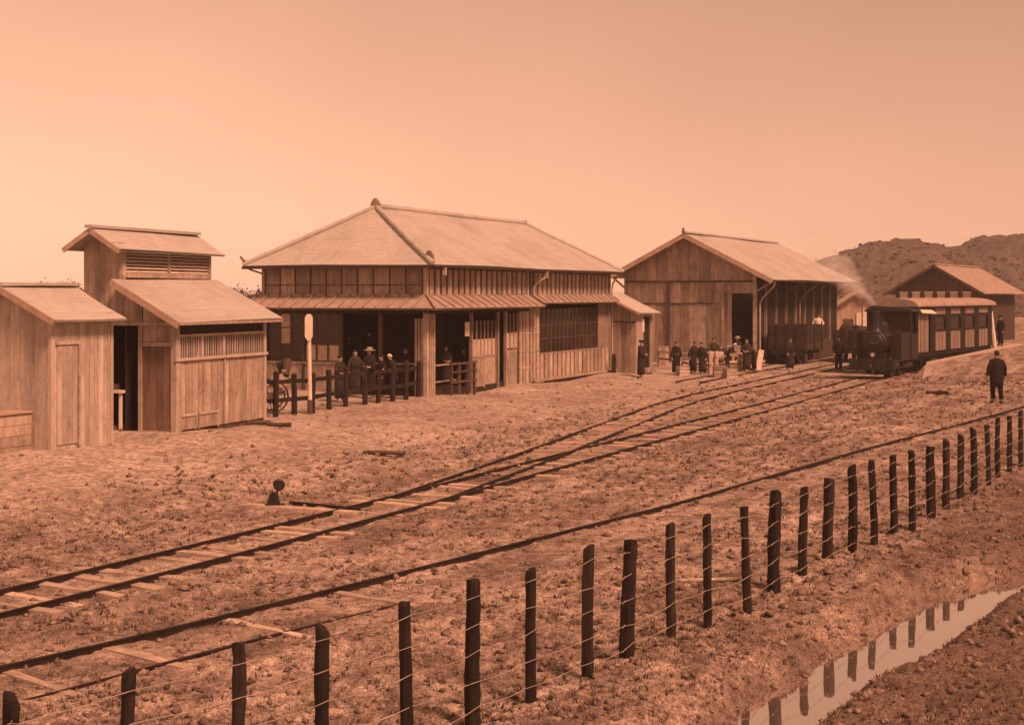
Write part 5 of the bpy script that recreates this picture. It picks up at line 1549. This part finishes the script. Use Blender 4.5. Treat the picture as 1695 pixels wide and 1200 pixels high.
# ------------------------------------------------------------------ people
def person(label, loc, rz=0.0, H=1.64, dress='kimono', hat=None, bend=0.0, arms='down', hair='short', cloth=None, group=None):
    """local: faces -y. One continuous skinned body, clothes and headgear as children."""
    k = H/1.65
    t = thing('person', label, 'person', loc, rz, group)
    cb, sb_ = math.cos(bend), math.sin(bend)
    def B(p):
        p = Vector(p)*1.0
        if p.z > .92:
            f = min(1, (p.z-.92)/.2); an = bend*f
            dz = p.z-.92; y0 = p.y
            p = Vector((p.x, y0*math.cos(an)-dz*math.sin(an), .92+dz*math.cos(an)+y0*math.sin(an)*.3))
        return p*k
    st_ = .07 if arms == 'walk' else 0
    sh, el, wr, hd = {}, {}, {}, {}
    for s_ in (-1, 1):
        sh[s_] = (s_*.16, .0, 1.325)
        if arms == 'down': el[s_] = (s_*.235, .03, 1.08); wr[s_] = (s_*.235, -.06, .85); hd[s_] = (s_*.225, -.09, .77)
        elif arms == 'walk': el[s_] = (s_*.28, .05*s_, 1.09); wr[s_] = (s_*.31, -.05+.1*s_, .87); hd[s_] = (s_*.31, -.09+.11*s_, .79)
        elif arms == 'front': el[s_] = (s_*.22, -.02, 1.10); wr[s_] = (s_*.09, -.23, 1.03); hd[s_] = (s_*.04, -.27, 1.02)
        elif arms == 'reach': el[s_] = (s_*.22, -.15, 1.15); wr[s_] = (s_*.18, -.36, 1.08); hd[s_] = (s_*.17, -.44, 1.06)
        elif arms == 'hip': el[s_] = (s_*.33, .06, 1.12); wr[s_] = (s_*.19, -.06, .98); hd[s_] = (s_*.15, -.1, .97)
    V = [((0,0,.90),(.13,.1)), ((0,.01,1.05),(.12,.09)), ((0,.01,1.22),(.14,.1)), ((0,.01,1.35),(.085,.065)), ((0,-.005,1.43),(.05,.052)), ((0,-.02,1.50),(.066,.072)), ((0,-.02,1.56),(.072,.086)), ((0,-.015,1.62),(.05,.06))]
    E = [(i, i+1) for i in range(7)]
    for s_ in (-1, 1):
        o = len(V)
        V += [(sh[s_], (.04,.04)), (el[s_], (.036,.036)), (wr[s_], (.026,.028)), (hd[s_], (.022,.036))]
        E += [(3, o), (o, o+1), (o+1, o+2), (o+2, o+3)]
        o = len(V)
        ky = -.03-st_*s_
        V += [((s_*.09,0,.82),(.085,.085)), ((s_*.095,ky,.47),(.055,.058)), ((s_*.1,.02+ky*1.5+.06,.09),(.036,.04)), ((s_*.11,-.09+ky*1.5+.06,.035),(.036,.026))]
        E += [(0, o), (o, o+1), (o+1, o+2), (o+2, o+3)]
    me = bpy.data.meshes.new('body'); me.from_pydata([tuple(B(v[0])) for v in V], E, [])
    o = bpy.data.objects.new('body', me); COL.objects.link(o)
    sk = o.modifiers.new('skin', 'SKIN')
    if not me.skin_vertices: return t
    for i, v in enumerate(V):
        d = me.skin_vertices[0].data[i]; d.radius = (v[1][0]*k, v[1][1]*k); d.use_root = (i == 0)
    sk.use_smooth_shade = True
    o.modifiers.new('sub', 'SUBSURF').levels = 1
    dg = bpy.context.evaluated_depsgraph_get(); dg.update()
    nm = bpy.data.meshes.new_from_object(o.evaluated_get(dg))
    bpy.data.objects.remove(o)
    # hands, face and ears belong to the body surface
    ex = MB()
    for s_ in (-1, 1):
        w0, h0 = B(wr[s_]), B(hd[s_])
        d = (h0-w0).normalized(); sd_ = d.cross(Vector((s_, 0, .3))).normalized()
        for q, ln in ((-1.5,.06),(-.5,.075),(.5,.07),(1.5,.055)):
            b0 = h0+sd_*q*.017*k
            ex.tube([b0-d*.02*k, b0+d*ln*.55*k, b0+d*ln*k+Vector((-s_*.012,0,0))*k], [.0085*k,.008*k,.006*k], 5)
        b0 = w0.lerp(h0, .6)+sd_*.028*k
        ex.tube([b0, b0+(sd_*.03+d*.02)*k, b0+(sd_*.036+d*.05)*k], [.011*k,.009*k,.007*k], 5)
        ex.ball(B((s_*.073,-.005,1.535)), (.012*k,.022*k,.032*k), 6, 5)
    ex.prism([B((-.015,-.095,1.515)), B((.015,-.095,1.515)), B((0,-.13,1.515)), ], B((0,-.09,1.56))-B((0,-.095,1.515)))
    ex.tube([B((-.025,-.088,1.487)), B((0,-.098,1.487)), B((.025,-.088,1.487))], .008*k, 5)
    n0 = len(ex.f)
    for s_ in (-1, 1): ex.ball(B((s_*.03,-.098,1.548)), (.012*k,.008*k,.008*k), 6, 4)
    bm = bmesh.new(); bm.from_mesh(nm)
    vs = [bm.verts.new(v) for v in ex.v]
    for i, f in enumerate(ex.f):
        fc = bm.faces.new([vs[j] for j in f]); fc.material_index = 1 if i >= n0 else 0; fc.smooth = True
    bmesh.ops.recalc_face_normals(bm, faces=bm.faces)
    bm.to_mesh(nm); bm.free()
    nm.materials.clear(); nm.materials.append(M['skin']); nm.materials.append(M['eye'])
    nm.name = 'body'
    link('body', nm, t)
    # clothes
    cm = M[cloth or ('navy' if dress == 'uniform' else 'kimono')]
    def ring(z, rx, ry, cy=0, n=14, wv=.0, ph=0):
        return [B((rx*math.cos(a)*(1+wv*math.sin(5*a+ph)), cy+ry*math.sin(a)*(1+wv*math.sin(5*a+ph)), z)) for a in [2*math.pi*i/n for i in range(n)]]
    ph = random.uniform(0, 6)
    if dress == 'kimono':
        mb = MB(); mb.loft([ring(.14,.21,.17,.0,18,.05,ph), ring(.4,.205,.165,0,18,.045,ph), ring(.7,.205,.16,0,18,.03,ph), ring(.92,.2,.15,0,18,.02,ph), ring(1.08,.18,.135,0,18), ring(1.25,.2,.14,0,18), ring(1.35,.2,.125,.01,18), ring(1.395,.16,.105,.01,18), ring(1.44,.075,.07,.0,18)])
        part('robe', mb, cm, t, True)
        mb = MB(); mb.loft([ring(.98,.197,.152,0,18), ring(1.1,.19,.15,0,18)]); part('sash', mb, M['navy'] if cm != M['navy'] else M['grey'], t)
        for s_ in (-1, 1):
            a, b, c = B(sh[s_]), B(el[s_]), B(wr[s_])
            mb = MB(); dn = Vector((0, 0, -1))
            def sq(p, w_, d_, drop): return [p+Vector((w_*math.cos(q), d_*math.sin(q)*1.0, 0))*k+dn*(drop*k*(.5-.5*math.sin(q))) for q in [2*math.pi*i/10 for i in range(10)]]
            rg_ = []
            for p, q, rr, drop in ((a, b, .075, .02), (b, c, .085, .10), (b.lerp(c, .75), c+(c-b), .09, .16)):
                dd_ = (q-p).normalized(); r1_ = dd_.cross(Vector((1,0,.1))).normalized(); r2_ = dd_.cross(r1_)
                rg_.append([p+(r1_*math.cos(z)+r2_*math.sin(z)*.75)*rr*k+dn*drop*k*(.5 if math.cos(z) < 0 else .0) for z in [2*math.pi*i/10 for i in range(10)]])
            mb.loft(rg_); part('sleeve', mb, cm, t, True)
    else:
        if dress == 'coat': mb = MB(); mb.loft([ring(.5,.2,.17,0,16,.05,ph), ring(.7,.215,.175,0,16,.04,ph), ring(.95,.225,.17,0,16,.02,ph), ring(1.15,.225,.16,0,16), ring(1.29,.205,.14,0,16), ring(1.38,.14,.105,.01,16), ring(1.43,.07,.07,.0,16)])
        else: mb = MB(); mb.loft([ring(.78,.195,.145,0,16,.02,ph), ring(.95,.185,.135,0,16,.02,ph), ring(1.08,.175,.13,0,16), ring(1.25,.195,.14,.0,16), ring(1.34,.19,.12,.01,16), ring(1.39,.15,.1,.01,16), ring(1.44,.07,.07,.0,16)])
        part('jacket', mb, cm, t, True)
        for s_ in (-1, 1):
            a, b, c = B(sh[s_]), B(el[s_]), B(wr[s_])
            part('sleeve', MB().tube([B((s_*.1,0,1.36)), B((s_*.165,.0,1.335)), a.lerp(b,.35), b, b.lerp(c,.5), c], [.045*k,.068*k,.07*k,.062*k,.056*k,.048*k], 10), cm, t, True)
            ky = -.03-st_*s_
            tm_ = M['navy'] if dress == 'uniform' else cm
            part('trouser_leg', MB().tube([B((s_*.085,0,.92)), B((s_*.09,0,.8)), B((s_*.095,ky,.47)), B((s_*.1,.02+ky*1.5+.06,.12))], [.1*k,.105*k,.082*k,.07*k], 12), tm_, t, True)
            part('shoe', MB().ball(B((s_*.11,-.03+ky*1.5+.04,.04)), (.05*k,.13*k,.045*k), 10, 6), M['iron'], t, True)
    if hat == 'cap':
        part('cap', MB().loft([ring(1.575,.088,.098,-.012), ring(1.62,.09,.1,-.012), ring(1.66,.105,.115,-.012), ring(1.672,.08,.09,-.012)]), M['navy'], t, True)
        part('peak', MB().prism([B((-.07,-.09,1.58)), B((.07,-.09,1.58)), B((.05,-.155,1.565)), B((-.05,-.155,1.565))], (0,0,.008)), M['iron'], t)
    elif hat == 'straw':
        part('straw_hat', MB().loft([ring(1.575,.19,.2,-.012,18), ring(1.59,.185,.195,-.012,18), ring(1.6,.095,.105,-.012,18), ring(1.675,.085,.095,-.012,18), ring(1.685,.05,.05,-.012,18)]), M['straw'], t)
    elif hat == 'scarf':
        part('head_cloth', MB().loft([ring(1.535,.086,.1,.0), ring(1.58,.09,.104,-.005), ring(1.63,.075,.085,-.01), ring(1.662,.03,.035,-.01)]), M['whitecl'], t, True)
    else:
        part('hair', MB().loft([ring(1.52,.07,.06,.03), ring(1.56,.083,.085,.01), ring(1.61,.08,.09,-.005), ring(1.65,.055,.06,-.01), ring(1.665,.02,.02,-.01)]), M['hair'], t, True)
        if hair == 'bun': part('hair_bun', MB().ball(B((0,.09,1.6)), .055*k, 8, 6), M['hair'], t, True)
    return t

def at(px, Y, z=None):
    x = (px-CX)*Y/FPX
    return Vector((x, Y, LZ(x, Y) if z is None else z))
# before the waiting hall
person('man in pale straw hat and dark robe standing behind the rail fence', at(612, 46.2), R(-20), 1.68, 'kimono', 'straw', arms='front')
person('woman with a bun of hair in dark robe at the left of the waiting group', at(563, 45.2), R(40), 1.5, 'kimono', None, hair='bun', arms='front')
person('bareheaded man in dark robe standing between the woman and the straw-hatted man', at(588, 47.3), R(15), 1.56, 'kimono', None, cloth='grey')
person('bareheaded person in dark robe standing just right of the straw-hatted man', at(632, 46.6), R(-60), 1.42, 'kimono', None)
person('stooping man with white head cloth behind the right part of the rail fence', at(651, 46.4), R(-30), 1.5, 'kimono', 'scarf', bend=.35, arms='reach')
person('man in capped dark uniform standing inside the dark waiting hall', at(611, 51.0, .86), R(-10), 1.62, 'uniform', 'cap')
person('tall man in dark robe standing in shadow at the far right of the waiting group', at(672, 48.2), R(-45), 1.62, 'kimono', None, arms='front')
person('dark-robed man standing inside the shadowed hall left of the uniformed man', at(577, 51.0, .72), R(20), 1.6, 'kimono', None)
person('man in dark uniform standing in the doorway beside the sliding doors', at(768, 50.6), R(-15), 1.62, 'uniform', 'cap')
person('woman in dark robe with bun standing in the doorway near the station corner post', at(738, 49.8, .5), R(20), 1.48, 'kimono', None, hair='bun', arms='front')
# beside the closet
person('man in dark cap and long robe standing in profile by the closet door', at(1061, 60.6), R(75), 1.62, 'kimono', 'cap', arms='front')
# goods shed crowd
person('bushy-haired person in dark robe at the left end of the barrier', at(1119, 63.6), R(10), 1.5, 'kimono', None, cloth='navy')
person('man in dark robe with bowed head, left of two behind the barrier', at(1147, 64.4), R(25), 1.5, 'kimono', None, bend=.25)
person('man in dark robe with bowed head, right of two behind the barrier', at(1163, 63.8), R(-35), 1.5, 'kimono', None, bend=.2, cloth='grey')
person('labourer with white head cloth bending over the plank handcart', at(1203, 65.2), R(60), 1.55, 'work', 'scarf', bend=.7, arms='reach', cloth='kimono')
person('man in dark robe with hands on hips between barrier posts and plank handcart', at(1181, 66.9), R(10), 1.55, 'kimono', None, cloth='grey', arms='hip')
person('man in pale straw hat by the goods shed doorway behind the handcart', at(1221, 69.0), R(-50), 1.58, 'kimono', 'straw')
person('stooping labourer in dark clothes lifting at the foot of the trestle', at(1248, 67.0), R(-70), 1.55, 'work', None, bend=.8, arms='reach', cloth='kimono')
person('man in dark robe standing behind the trestle at the goods shed corner', at(1236, 66.0), R(-20), 1.58, 'kimono', None, cloth='grey', arms='front')
person('man in dark robe walking past the end of the open wagon', at(1308, 67.5), R(30), 1.58, 'kimono', None, arms='walk')
person('labourer in white shirt standing on the loading dock', at(1354, 79.2, 1.08), R(0), 1.62, 'work', None, cloth='whitecl', arms='hip')
person('man in dark uniform and cap standing on the siding before the low wagon', at(1388, 67.0), R(5), 1.72, 'uniform', 'cap')
person('man in dark uniform and cap standing on the platform behind the white pole', at(1656, 77, .97), R(-60), 1.66, 'uniform', 'cap')
person('dark-coated man with short hair standing alone between the tracks at the right', at(1650, 45.0), R(180), 1.68, 'coat', None, arms='walk', cloth='navy')
